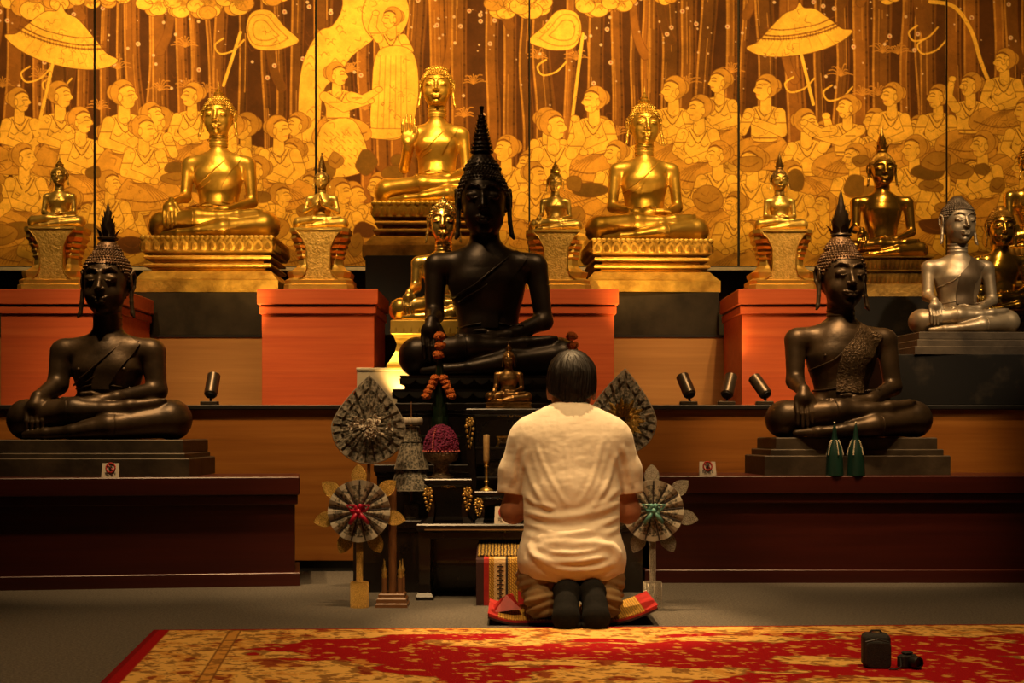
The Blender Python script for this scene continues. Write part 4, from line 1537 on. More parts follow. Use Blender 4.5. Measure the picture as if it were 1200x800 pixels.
# greenish gold statue at the right
loc, W, pk = sit(1037, 301, 98, 7.50)
K = statue('gilded_statue', 'greenish gold seated statue with flame crown on a dark ornate base', None, loc, W, M['gold_green'],
           dict(T=.665, SW=.372, CZ=.845, HH=.375, waist=.165, neck=.080, thick=1.12, hw=1.16), hair_mat=M['gold_green'], curl=.045, dome=(.2, .14), finial='flame', fin_h=.32, robe=False, **pk)
hk = loc[2] - KT
for i in range(2):
    z1 = -hk * .34 * i
    z0 = z1 - hk * .34
    hx = .222 + .004 * i
    MB().rect_profile([(-.012, z0), (-.012, z1 - .01), (0, z1 - .008), (0, z1)], hx, .165, 0, -.07 * W).build('base_slab', M['gold_dark'], K)
    m = petals_on_rect(MB(), hx - .008, .157, z0 + .004, (z1 - z0) * .74, .024, .12)
    place(m, 0, -.07 * W)
    m.build('petal_row', M['gold_dark'], K, smooth=True, auto=.8)
MB().box(-.235, .235, -.07 * W - .18, -.07 * W + .18, -hk, -hk * .68, .003).build('foot_slab', M['gold_dark'], K)

# silvery grey statue at far right
loc, W, pk = sit(1128, 389.5, 129, 6.62)
Ls = statue('bronze_statue', 'silvery grey seated statue on the worn black box at the right', None, loc, W, M['silver_bronze'],
            dict(T=.605, SW=.335, CZ=.805, HH=.385, waist=.16, turn=.16, neck=.076, ears=.385, hw=1.10), rz=.05, hair_mat=M['dark_silver'], curl=.045, dome=(.19, .14), finial=None, wide_sash=.15, sash_mat=M['dark_silver'], **pk)
h = loc[2] - LT
plain_base(Ls, W, LT, loc[2], M['base_bronze'], [(.290, .20, .36, 0), (.275, .19, .30, 0), (.262, .18, .34, .003)])

# two more golden statues cut by the right edge of the photograph
loc, W, pk = sit(1177, 366, 102, 7.42)
Mm = statue('gilded_statue', 'polished gold seated statue partly hidden behind the silvery grey statue', None, loc, W, M['gold_bright'],
            dict(T=.60, SW=.335, CZ=.755, HH=.42, waist=.16, neck=.09, turn=-.05, hw=1.0), hair_mat=M['gold_hair'], curl=.05, dome=(.2, .14), finial=None, robe=False, **pk)
h = loc[2] - UP_Z
MB().rect_profile([(0, -h), (0, -h * .5), (-.03, -h * .4), (-.03, -h * .2), (-.01, -h * .12), (-.01, 0)], .24, .16, 0, -.07 * W).build('base_slab', M['gold_dark'], Mm)
loc, W, pk = sit(1217, 292, 112, 7.90)
Nn = statue('gilded_statue', 'golden statue cut by the right picture edge, only one shoulder showing', None, loc, W, M['gold_bright'],
            dict(T=.565, SW=.315, CZ=.73, HH=.38, res=120, hres=60), hair_mat=M['gold_hair'], curl=.06, dome=(.2, .14), finial='stupa', fin_h=.15, **pk)
lotus_throne(Nn, W, loc[2] - UP_Z, M['gold_dark'], .27, .30, -.06 * W, .2)

# the bright gold statue behind the big black one
loc, W, pk = sit(519, 375, 124, 6.52)
O = statue('gilded_statue', 'bright polished gold statue half hidden behind the big black statue', None, loc, W, M['gold_bright'],
           dict(T=.555, SW=.305, CZ=.735, HH=.37, waist=.145, neck=.075, ears=.40, hw=1.03), hair_mat=M['gold_bright'], curl=.062, dome=(.18, .12), finial='knob', fin_h=.045, **pk)
h = loc[2] - PBT
MB().box(-.235, .235, -.15 - .03, .13 - .03, -h * .30, 0, .004).build('seat_slab', M['gold'], O)
m = petals_on_rect(MB(), .228, .133, -h * .30, h * .22, .034, .15)
place(m, 0, -.04)
m.build('lotus_petals', M['gold'], O, smooth=True, auto=.8)
MB().rect_profile([(.015, -h), (.015, -h * .93), (.005, -h * .88), (-.02, -h * .66), (-.028, -h * .5), (-.018, -h * .38), (-.01, -h * .30)], .235, .140, 0, -.04).build('waisted_pedestal', M['gold'], O)


# four small gilded statues on waisted thrones, on the red plinths
def small_throne(root, h, mat):
    """tall throne: wide at head and foot, narrow in the waist, with a cloth panel down the front"""
    s = h / .32
    hx, hy = .135, .085
    prof = [(.035, -.320), (.035, -.285), (.028, -.280), (.030, -.262), (.012, -.250), (.018, -.235), (.020, -.220), (-.004, -.208), (-.030, -.195), (-.052, -.180), (-.056, -.150), (-.040, -.138), (-.046, -.124), (-.030, -.112), (-.034, -.098), (-.012, -.084),
            (-.016, -.070), (.004, -.052), (.002, -.030), (.010, -.020), (.010, 0)]
    prof = [(a if a > 0 else a * .5, b) for a, b in prof]
    MB().rect_profile([(a, b * s) for a, b in prof], hx, hy, 0, -.02, corner=.03).build('throne', mat, root, smooth=True, auto=.5)
    # I-shaped front panel
    o = [(-.112, -.014), (-.080, -.052), (-.058, -.10), (-.056, -.20), (-.066, -.232), (-.100, -.262), (-.085, -.285), (.085, -.285), (.100, -.262), (.066, -.232), (.056, -.20), (.058, -.10), (.080, -.052), (.112, -.014)]
    m = MB().prism([(x_, z_ * s) for x_, z_ in o], -.128, -.03)
    m.build('front_panel', M['gold_panel'], root)
    r = MB()
    pts = [(x_, -.131, z_ * s) for x_, z_ in o]
    r.tube(pts + [pts[0]], .0035, 6)
    r.build('panel_rim', mat, root, smooth=True)


M['gold_panel'] = mottled('chased_gold_panel', (.50, .30, .05), (.80, .52, .12), 60, (.4, .6), .75, bump=.35, bscale=120)
sm_ = dict(res=125, hres=66, T=.545, SW=.30, CZ=.735, HH=.315, hw=1.22, thick=.9, waist=.14, neck=.060, ears=.40)
for (cx, seat, wpx, kw, lab, fin, fh, dm) in (
        (67, 265.5, 66, dict(pose='lap'), 'small golden statue on a waisted throne above the far left plinth', 'stupa', .22, (.2, .10)),
        (376, 267, 64, dict(pose='joined', HH=.30, CZ=.72), 'small golden statue with dark spire and hands before its chest, left of the raised hand', 'rings', .34, (.19, .10)),
        (651, 269.5, 62, dict(pose='touch', HH=.33), 'small golden statue with needle crown beside the right shoulder of the big black one', 'stupa', .30, (.2, .12)),
        (915, 269, 62, dict(pose='lap', HH=.36, CZ=.75), 'small golden statue on a waisted throne above the black statue with patterned sash', 'flame', .34, (.2, .14))):
    q = dict(sm_); q.update(kw)
    loc, W, pk = sit(cx, seat, wpx, 6.92)
    s = statue('gilded_statue', lab, 'small golden statues on the red plinths', loc, W, M['gold'], q, hair_mat=M['gold'] if fin == 'stupa' else M['gold_hair'], curl=.06, dome=dm, finial=fin, fin_h=fh, robe=True, **pk)
    small_throne(s, loc[2] - PT, M['gold'])
# ------------------------------------------------------------------ materials of the altar
M['lacquer'] = plain('black_lacquer', (.010, .007, .006), .28, coat=.3)
M['gilt'] = mottled('gilt_ornament', (.55, .33, .07), (.85, .58, .18), 60, (.25, .45), .8)
M['marigold'] = mottled('orange_marigold', (.55, .10, .012), (.80, .22, .02), 160, (.7, .9), bump=.8, bscale=300)
M['banana'] = mottled('dark_banana_leaf', (.008, .022, .010), (.018, .045, .018), 20, (.3, .5), stretch=(1, 1, .2))
M['purple'] = mottled('purple_amaranth', (.10, .006, .035), (.30, .025, .11), 120, (.7, .9))
M['pinkbead'] = plain('pink_bead', (.65, .16, .14), .6)
M['silver_bowl'] = mottled('chased_silver_bowl', (.10, .07, .04), (.35, .26, .16), 90, (.3, .5), .8, bump=.7, bscale=150)
M['white_lace'] = plain('white_lace', (.62, .54, .44), .9)
M['white_card'] = plain('white_card', (.74, .66, .54), .7)
M['sign_red'] = plain('sign_red', (.50, .03, .025), .6)
M['sign_black'] = plain('sign_black', (.03, .02, .02), .6)
M['gold_glitter'] = mottled('gold_glitter_foil', (.30, .15, .02), (.95, .62, .16), 420, (.2, .5), .8, bump=1.0, bscale=700, detail=2.0)
M['silver_glitter'] = mottled('silver_glitter_foil', (.16, .13, .10), (.70, .62, .5), 420, (.2, .5), .7, bump=1.0, bscale=700, detail=2.0)
M['ribbon_red'] = plain('crimson_ribbon', (.45, .012, .05), .35)
M['ribbon_teal'] = plain('teal_ribbon', (.10, .28, .25), .35)
M['stand_wood'] = plain('reddish_brown_wood', (.20, .085, .03), .4, coat=.2)
M['green_glass'] = None


def banknote(name, c1, c2, c3, sc=1.0):
    """printed paper: fine mottled greens, greys and tans in blotches and lines"""
    m, nt, b = node_mat(name)
    v = coords(nt, 'Object')
    n1 = N(nt, 'ShaderNodeTexNoise', Scale=70.0 * sc, Detail=6.0, Roughness=.75)
    nt.links.new(v, n1.inputs['Vector'])
    n2 = N(nt, 'ShaderNodeTexVoronoi', Scale=42.0 * sc)
    nt.links.new(v, n2.inputs['Vector'])
    mx = N(nt, 'ShaderNodeMix', _data_type='FLOAT')
    mx.inputs[0].default_value = .35
    nt.links.new(n1.outputs['Fac'], mx.inputs[2])
    nt.links.new(n2.outputs['Distance'], mx.inputs[3])
    r = ramp(nt, [(.32, c1), (.46, c2), (.60, c3)])
    nt.links.new(mx.outputs[0], r.inputs['Fac'])
    nt.links.new(r.outputs['Color'], b.inputs['Base Color'])
    setp(b, rough=.7)
    return m


M['note'] = banknote('printed_banknote_paper', (.02, .02, .015), (.12, .105, .08), (.34, .29, .22), 1.5)
M['note_edge'] = plain('pale_note_border', (.36, .32, .25), .7)

# ------------------------------------------------------------------ black stepped altar
al = thing('stepped_altar', 'black stepped altar carrying the big black statue, behind the kneeling man', 'altar', (PX(575, 6.0), 6.0, 0))
ox, oy = al.location.x, al.location.y


def tier(x0, x1, y0, z0, z1, name):
    m = MB()
    cx = (x0 + x1) / 2 - ox
    hx = (x1 - x0) / 2
    y1 = LEDGE_Y - .025 - oy
    ya = y0 - oy
    m.rect_profile([(-.012, z0), (-.012, z1 - .05), (-.006, z1 - .046), (-.006, z1 - .034), (.0, z1 - .03), (0, z1 - .004), (-.004, z1)], hx, (y1 - ya) / 2, cx, (y1 + ya) / 2)
    return m.build(name, M['lacquer'], al)


tier(PX(410, 5.62), PX(757, 5.62), 5.62, 0, .285, 'lower_tier')
tier(PX(438, 5.88), PX(742, 5.88), 5.88, .285, .50, 'middle_tier')
tier(PX(463, 6.0), PX(690, 6.0), 6.0, .50, LEDGE_Z, 'upper_tier')


def appliques(m, cx, y, z, w, h, kind='spray'):
    """raised gilt flower work on a lacquer front"""
    if kind == 'spray':             # flower at the top, leaves and a tendril running down
        for k in range(7):
            a = 2 * PI * k / 7
            m.ball((cx + w * .28 * math.cos(a), y, z - h * .16 + w * .28 * math.sin(a)), (w * .15, .002, w * .15), 6, 4)
        m.ball((cx, y, z - h * .16), (w * .14, .0035, w * .14), 6, 4)
        for k in range(9):
            t = k / 8
            s = 1 if k % 2 else -1
            q = (cx + s * w * .33 * (1 - t * .75), z - h * (.30 + .62 * t))
            m.ball((q[0], y, q[1]), (w * .18 * (1 - .5 * t), .002, h * .055), 6, 4)
        m.tube([(cx + w * .08 * math.sin(9 * t), y, z - h * (.2 + .8 * t)) for t in [i / 8 for i in range(9)]], .0012, 5)
    else:                           # flower with leaves to both sides
        for s in (-1, 0, 1):
            for k in range(6):
                a = 2 * PI * k / 6
                r = h * (.26 if s == 0 else .17)
                m.ball((cx + s * w * .24 + r * math.cos(a), y, z + r * math.sin(a)), (r * .6, .002, r * .6), 6, 4)
        for s in (-1, 1):
            for k in range(3):
                m.ball((cx + s * w * (.34 + .07 * k), y, z + h * .12 * (1 if k % 2 else -1)), (w * .05, .002, h * .12), 6, 4)
    return m


def lacquer_table(label, x0, x1, y0, y1, z0, z1, sprays=True, centre=True, shelf=None, leg=.030, top=.022, group='black lacquer altar tables'):
    cx, cy = (x0 + x1) / 2, (y0 + y1) / 2
    hx, hy = (x1 - x0) / 2, (y1 - y0) / 2
    H = z1 - z0
    t = thing('altar_table', label, 'table', (cx, cy, z0), 0, group)
    MB().rect_profile([(-.012, H - top - .010), (-.006, H - top), (0, H - top + .004), (0, H - .004), (-.003, H)], hx, hy).build('table_top', M['lacquer'], t)
    n = 14                           # apron with a curved lower edge
    for (s) in (-1, 1):
        ap = MB()
        pts = [(-hx + .014, H - top - .008)] + [(-hx + .014 + (2 * hx - .028) * i / n, H - top - .020 - .030 * abs(2 * i / n - 1) ** 2.2) for i in range(n + 1)] + [(hx - .014, H - top - .008)]
        ap.prism(pts, s * (hy - .016) - .004, s * (hy - .016) + .004)
        ap.build('apron', M['lacquer'], t)
    for sx in (-1, 1):
        for sy in (-1, 1):
            m = MB()
            px, py = sx * (hx - .016), sy * (hy - .016)
            for i in range(8):       # cabriole leg: out at the knee, in above the foot
                pass
            pts = [(px - sx * .002, py, H - top - .006), (px, py, H * .66), (px - sx * .012, py + 0, H * .34), (px - sx * .010, py, H * .14), (px + sx * .002, py, .0)]
            v, f = [], []
            for (a, b, c), w in zip(pts, (leg * .55, leg * .5, leg * .38, leg * .36, leg * .62)):
                v += [(a - w, b - w, c), (a + w, b - w, c), (a + w, b + w, c), (a - w, b + w, c)]
            f.append((3, 2, 1, 0))
            for i in range(4):
                for k in range(4): f.append((i * 4 + k, i * 4 + (k + 1) % 4, i * 4 + 4 + (k + 1) % 4, i * 4 + 4 + k))
            f.append((16, 17, 18, 19))
            m.add(v, f)
            lg = m.build('leg', M['lacquer'], t)
            if sprays and sy < 0:
                appliques(MB(), px, py - leg * .55 - .001, H - top - .010, .044, min(.13, H * .55)).build('gilt_spray', M['gilt'], lg, smooth=True)
    if centre:
        appliques(MB(), 0, -hy + .010, H - top - .018 + .012, .10 if hx > .12 else .05, .022, 'flower').build('gilt_flower', M['gilt'], t, smooth=True)
    if shelf is not None:
        for z in shelf:
            MB().box(-hx + .02, hx - .02, -hy + .014, hy - .014, z - .012, z, .002).build('shelf', M['lacquer'], t)
    return t, H


# low front table
fx0, fx1, fy0, fy1, fz = PX(488, 5.36), .40, 5.36, 5.612, .288
ft = thing('low_altar_table', 'low wide black lacquer table in front of the altar, textile block beneath', 'table', ((fx0 + fx1) / 2, (fy0 + fy1) / 2, 0))
hx, hy = (fx1 - fx0) / 2, (fy1 - fy0) / 2
MB().rect_profile([(-.014, fz - .034), (-.004, fz - .026), (0, fz - .022), (0, fz - .006), (-.004, fz)], hx, hy).build('table_top', M['lacquer'], ft)
ed = MB().box(-hx + .03, hx - .03, -hy - .002, -hy + .004, fz - .024, fz - .019).build('edge_highlight', plain('edge_highlight_brown', (.28, .15, .06), .5), ft)  # highlight along the front edge of the top, painted as a brown strip
MB().box(-hx + .02, hx - .02, -hy + .012, -hy + .032, fz - .058, fz - .03, .003).build('apron', M['lacquer'], ft)
for sx in (-1, 1):
    for sy in (-1, 1):
        m = MB().rect_profile([(.010, 0), (.012, .012), (.002, .028), (-.002, .06), (0, fz - .03)], .022, .022, sx * (hx - .030), sy * (hy - .034))
        m.build('leg', M['lacquer'], ft)

# tall table with the little statue, tables in front of it
T1, T1H = lacquer_table('tall black lacquer table under the little antique gold statue', PX(546, 5.66), PX(652, 5.66), 5.66, 5.865, .285, PZ(478.5, 5.66), shelf=(.17, .29), leg=.034)
S1, S1H = lacquer_table('small black lacquer table with gilt sprays under the purple flower dome', PX(497, 5.40), PX(553, 5.40), 5.40, 5.575, fz, PZ(561, 5.40))
S2, S2H = lacquer_table('small black lacquer table carrying the brass candlestick', PX(556, 5.46), PX(640, 5.46), 5.46, 5.60, fz, PZ(575.5, 5.46))
# drawer front with a chased pattern on the tall table
dr = thing('lacquer_box', 'dark patterned lacquer box on the shelf of the tall black table', 'box', (PX(592, 5.72), 5.76, .285 + .17))
MB().box(-.085, .085, -.06, .06, 0, .062, .003).build('body', mottled('patterned_lacquer', (.010, .008, .007), (.07, .055, .035), 90, (.3, .5), .2, pos=(.5, .62)), dr)
MB().box(-.088, .088, -.063, .063, .062, .070, .002).build('lid', M['lacquer'], dr)
# little gilt tray table
ty, tz = 5.74, .285 + .29
tr = thing('gilt_tray', 'little gilt footed tray on the upper shelf of the tall black table', 'tray', (PX(597, ty), ty, tz))
MB().box(-.052, .052, -.030, .030, .036, .044, .002).build('tray_top', M['gilt'], tr)
MB().box(-.044, .044, -.026, -.022, .014, .036).build('front_panel', M['silver_bowl'], tr)
for sx in (-1, 1):
    for sy in (-1, 1): MB().tube([(sx * .046, sy * .024, .038), (sx * .043, sy * .024, .018), (sx * .050, sy * .026, 0)], [.005, .004, .006], 6).build('leg', M['gilt'], tr, smooth=True)

# little statue on the tall table
loc, W, pk = sit(596, 469.5, 54, 5.72)
loc = (loc[0], loc[1], .285 + T1H + .027)
Pp = statue('gilded_statue', 'little antique gold statue on the black table left of the man', None, loc, W, M['antique'],
            dict(T=.60, SW=.315, CZ=.765, HH=.33, res=120, hres=66, neck=.08, waist=.15), hair_mat=M['antique'], curl=.06, dome=(.2, .14), finial='stupa', fin_h=.22, **pk)
MB().rect_profile([(0, -.027), (0, -.020), (-.006, -.016), (-.006, -.008), (0, -.005), (0, 0)], .093, .058, 0, -.012).build('base_slab', M['antique'], Pp)
petals_on_rect(MB(), .088, .053, -.021, .014, .02, .1).build('petal_row', M['antique'], Pp, smooth=True)

# brass candlestick
cs = thing('candlestick', 'tall brass candlestick with a thick candle on the small black table', 'candlestick', (PX(570, 5.50), 5.50, fz + S2H))
MB().lathe([(.026, 0), (.024, .006), (.012, .012), (.006, .018), (.005, .03), (.009, .036), (.005, .042), (.0045, .09), (.009, .095), (.006, .102), (.010, .108), (.011, .115), (0, .116)], 16).build('stem', M['gilt'], cs, smooth=True, auto=.8)
MB().lathe([(.011, .115), (.012, .120), (.012, .215), (.009, .218), (0, .218)], 14).build('candle', mottled('gilded_candle', (.45, .27, .10), (.62, .42, .18), 40, (.5, .6), .3), cs, smooth=True, auto=.8)

# dome of purple flowers in a chased bowl on a footed stand
pf = thing('flower_dome', 'dome of purple flowers in a chased bowl on the small black table', 'flower arrangement', (PX(517, 5.48), 5.48, fz + S1H))
MB().lathe([(.050, 0), (.050, .006), (.034, .012), (.028, .030), (.030, .052), (.042, .060), (0, .062)], 20).build('foot_stand', M['silver_bowl'], pf, smooth=True, auto=.7)
MB().lathe([(.040, .060), (.058, .068), (.066, .082), (.067, .096), (.060, .100), (0, .100)], 24).build('bowl', M['silver_bowl'], pf, smooth=True, auto=.7)
dm = MB()
dm.lathe([(.064, .100), (.064, .125), (.056, .160), (.040, .186), (.020, .198), (0, .200)], 20)
for i in range(520):
    a = random.uniform(0, 2 * PI); t = random.random() ** .8
    r = .066 * (1 - t ** 2.2) ** .5
    z = .106 + .098 * t
    s = random.uniform(.003, .0058)
    dm.ball((r * math.cos(a), r * math.sin(a), z), (s, s, s), 5, 4)
dm.build('purple_flowers', M['purple'], pf)
bd = MB()
for k in range(30):
    a = 2 * PI * k / 30
    bd.ball((.069 * math.cos(a), .069 * math.sin(a), .104), .0042, 6, 4)
for k in range(12):
    t = k / 11
    r = .070 * (1 - (t * .8) ** 2.2) ** .5
    bd.ball((r * math.cos(-2.0), r * math.sin(-2.0), .110 + .080 * t), .0034, 6, 4)
bd.build('bead_string', M['pinkbead'], pf)


def marigold(m, c, r):
    m.ball(c, (r, r, r * .72), 10, 6)
    for k in range(26):
        a = random.uniform(0, 2 * PI); ph = math.asin(random.uniform(-.9, 1))
        q = (c[0] + r * .92 * math.cos(ph) * math.cos(a), c[1] + r * .92 * math.cos(ph) * math.sin(a), c[2] + r * .68 * math.sin(ph))
        m.ball(q, r * .24, 5, 4)


def leaf_cone(label, px, d):
    """folded banana-leaf cone in a pot, marigolds threaded on it"""
    t = thing('leaf_cone_offering', label, 'flower offering', (PX(px, d), d, .50), 0, 'banana leaf cones with marigolds')
    s = d / F
    zt = PZ(400, d) - .50
    MB().lathe([(.030, 0), (.040, .01), (.046, .05), (.050, .105), (.045, .11), (0, .11)], 18).build('pot', plain('brown_clay_pot', (.28, .11, .03), .6), t, smooth=True, auto=.7)
    c = MB()
    z0 = .105
    c.lathe([(.042, z0), (.036, z0 + .06), (.024, z0 + .14), (.014, z0 + .24), (.006, zt), (0, zt + .004)], 14)
    for lv in range(7):
        n = 8
        for k in range(n):
            a = 2 * PI * (k + .5 * (lv % 2)) / n
            o = Vector((math.cos(a), math.sin(a), 0))
            r = .038 * (1 - lv / 8.2)
            c.leaf(o * r + Vector((0, 0, z0 + .004 + lv * .042)), (0, 0, 1), o, .06, .024, .10)
    for k in range(10):
        a = 2 * PI * k / 10
        o = Vector((math.cos(a), math.sin(a), 0))
        c.leaf(o * .02 + Vector((0, 0, z0)), (o * 1.0 + Vector((0, 0, .35))), Vector((0, 0, -1)), .085, .03, .2)
    c.build('leaf_cone', M['banana'], t)
    for (dx, dy) in ((0, 3), (1, 14), (-1, 25)):       # three on the tip
        m = MB()
        marigold(m, (dx * s, -.012, PZ(391 + dy, d) - .50), 6.6 * s)
        m.build('marigold', M['marigold'], t, smooth=True)
    for sd in (-1, 1):                                    # a string on each side
        for k in range(5):
            m = MB()
            marigold(m, (sd * (5 + 2.2 * k + (1 if k > 2 else 0)) * s, -.030 - .004 * k, PZ(443.5 + 5.2 * k, d) - .50), 5.4 * s)
            m.build('marigold', M['marigold'], t, smooth=True)
    return t


leaf_cone('banana leaf cone with orange marigolds above the purple flower dome', 515, 5.94)
leaf_cone('banana leaf cone with marigolds showing just over the head of the man', 670, 5.94)


# ------------------------------------------------------------------ offerings folded from banknotes
def leaf_outline(w, h, n=60):
    """pointed leaf, round below: (x, z) from angle, centre of the pleats at the origin"""
    out = []
    for i in range(n):
        a = -PI / 2 + 2 * PI * i / n
        c, s = math.cos(a), math.sin(a)
        if s > 0:                   # sides drawn up to a point
            tt = (math.asin(s) / (PI / 2)) ** 1.0
            r_x = w * (1 - tt ** 1.45) * math.copysign(1, c)
            r_z = h * tt
        else:
            r_x, r_z = w * c, w * 1.0 * s
        out.append((r_x, r_z))
    return out


def fan(label, px, py, d, rx_px, up_px, rot, z_foot, centre, tilt=0.0, grp=None):
    """leaf-shaped fan of pleated banknotes on a pole"""
    s = d / F
    base = Vector((PX(px, d), d, z_foot))
    t = thing('money_fan', label, 'money fan', base, 0, grp)
    cz = PZ(py, d) - z_foot
    R = Matrix.Translation((0, 0, cz)) @ Matrix.Rotation(rot, 4, 'Y')
    out = leaf_outline(rx_px * s, up_px * s, 72)
    m = MB()
    c = (0, -.012, 0)
    v = []
    rings = (.12, .42, .74, .97)
    for j, q in enumerate(rings):
        for i, (x, z) in enumerate(out):
            pl = (.006 if (i // 2) % 2 else -.004) * q
            v.append((x * q, -.010 * (1 - q) + pl - (.002 * (j % 2)), z * q))
    n = len(out)
    f = []
    for j in range(len(rings) - 1):
        for i in range(n): f.append((j * n + i, j * n + (i + 1) % n, (j + 1) * n + (i + 1) % n, (j + 1) * n + i))
    f.append(tuple(range(n - 1, -1, -1)))
    k = len(v)
    v += [(x, y + .008, z) for x, y, z in v[:k]]
    f += [tuple(reversed([a + k for a in q])) for q in f[:]]
    f += [((len(rings) - 1) * n + i, (len(rings) - 1) * n + (i + 1) % n, k + (len(rings) - 1) * n + (i + 1) % n, k + (len(rings) - 1) * n + i) for i in range(n)]
    m.add(v, f).xf(R)
    m.build('pleated_notes', M['note'], t)
    # single notes overlapping round the leaf in two rows
    for row, (q0, q1) in enumerate(((.46, .70), (.78, 1.0))):
        mm = MB()
        for i in range(0, n, 3):
            (xa, za), (xb, zb) = out[i], out[(i + 2) % n]
            y0 = -.010 - .003 * ((i // 3) % 2) - .004 * (1 - row)
            mm.add([(xa * q0, y0, za * q0), (xb * q0, y0 - .002, zb * q0), (xb * q1, y0, zb * q1), (xa * q1, y0 - .001, za * q1),
                    (xa * q0, y0 + .0015, za * q0), (xb * q0, y0 - .0005, zb * q0), (xb * q1, y0 + .0015, zb * q1), (xa * q1, y0 + .0005, za * q1)],
                   [(0, 1, 2, 3), (7, 6, 5, 4), (0, 4, 5, 1), (1, 5, 6, 2), (2, 6, 7, 3), (3, 7, 4, 0)])
        mm.xf(R)
        mm.build('note_row', M['note_row'] if row == 0 else M['note_light'], t)
    mm = MB()
    pts = [(x * 1.0, -.006, z * 1.0) for x, z in out]
    mm.tube(pts + [pts[0]], .0028, 6).xf(R)
    mm.build('rim', M['note_edge'], t)
    if centre == 'white':
        fl = MB()
        for k in range(34):
            a, r = random.uniform(0, 2 * PI), random.uniform(.0, 22) * s
            c_ = Vector((r * math.cos(a) * 1.1 + 2 * s, -.022 - random.uniform(0, .012), -1 * s + r * .62 * math.sin(a)))
            for j in range(5):
                b = random.uniform(0, 2 * PI)
                fl.leaf(c_, (math.cos(b), -.7, math.sin(b)), (0, -1, 0), 7 * s, 4.5 * s, .3, n=4)
        fl.xf(R)
        fl.build('white_flowers', M['white_lace'], t, smooth=True)
    else:
        fl = MB()
        for lv in range(3):
            for k in range(11):
                a = 2 * PI * (k + .5 * lv) / 11
                o = Vector((math.cos(a), 0, math.sin(a)))
                fl.leaf(o * (2 * s) + Vector((0, -.022 - .006 * lv, 0)), o + Vector((0, -.15 - .25 * lv, 0)), (0, -1, 0), (25 - 5 * lv) * s, 8 * s, .2)
        fl.xf(R)
        fl.build('gold_flower', M['gold_glitter'], t)
        MB().ball((0, 0, 0), (.013, .008, .013), 8, 6).xf(R @ Matrix.Translation((0, -.036, 0))).build('flower_heart', M['sign_black'], t, smooth=True)
    MB().lathe([(.007, .02), (.007, cz), (0, cz)], 10, (0, .008, 0)).build('pole', M['stand_wood'] if centre == 'white' else M['gold_glitter'], t, smooth=True, auto=.8)
    MB().lathe([(.032, 0), (.032, .055), (.028, .06), (0, .06)], 20, (0, .008, 0)).build('pole_base', M['silver_glitter'], t, smooth=True, auto=.8)
    return t


M['note_row'] = banknote('folded_banknotes', (.018, .018, .014), (.11, .098, .072), (.42, .36, .27), 2.2)
M['note_light'] = banknote('folded_banknotes_border', (.05, .05, .04), (.20, .18, .14), (.44, .39, .31), 1.9)
fan('leaf-shaped fan of pleated banknotes with white flowers, left of the altar', 432, 500, 5.65, 43, 60, .02, .285, 'white', grp='leaf-shaped banknote fans')
fan('leaf-shaped fan of pleated banknotes with gold flower, right of the man', 729, 492, 5.66, 40, 60, .06, .285, 'gold', grp='leaf-shaped banknote fans')


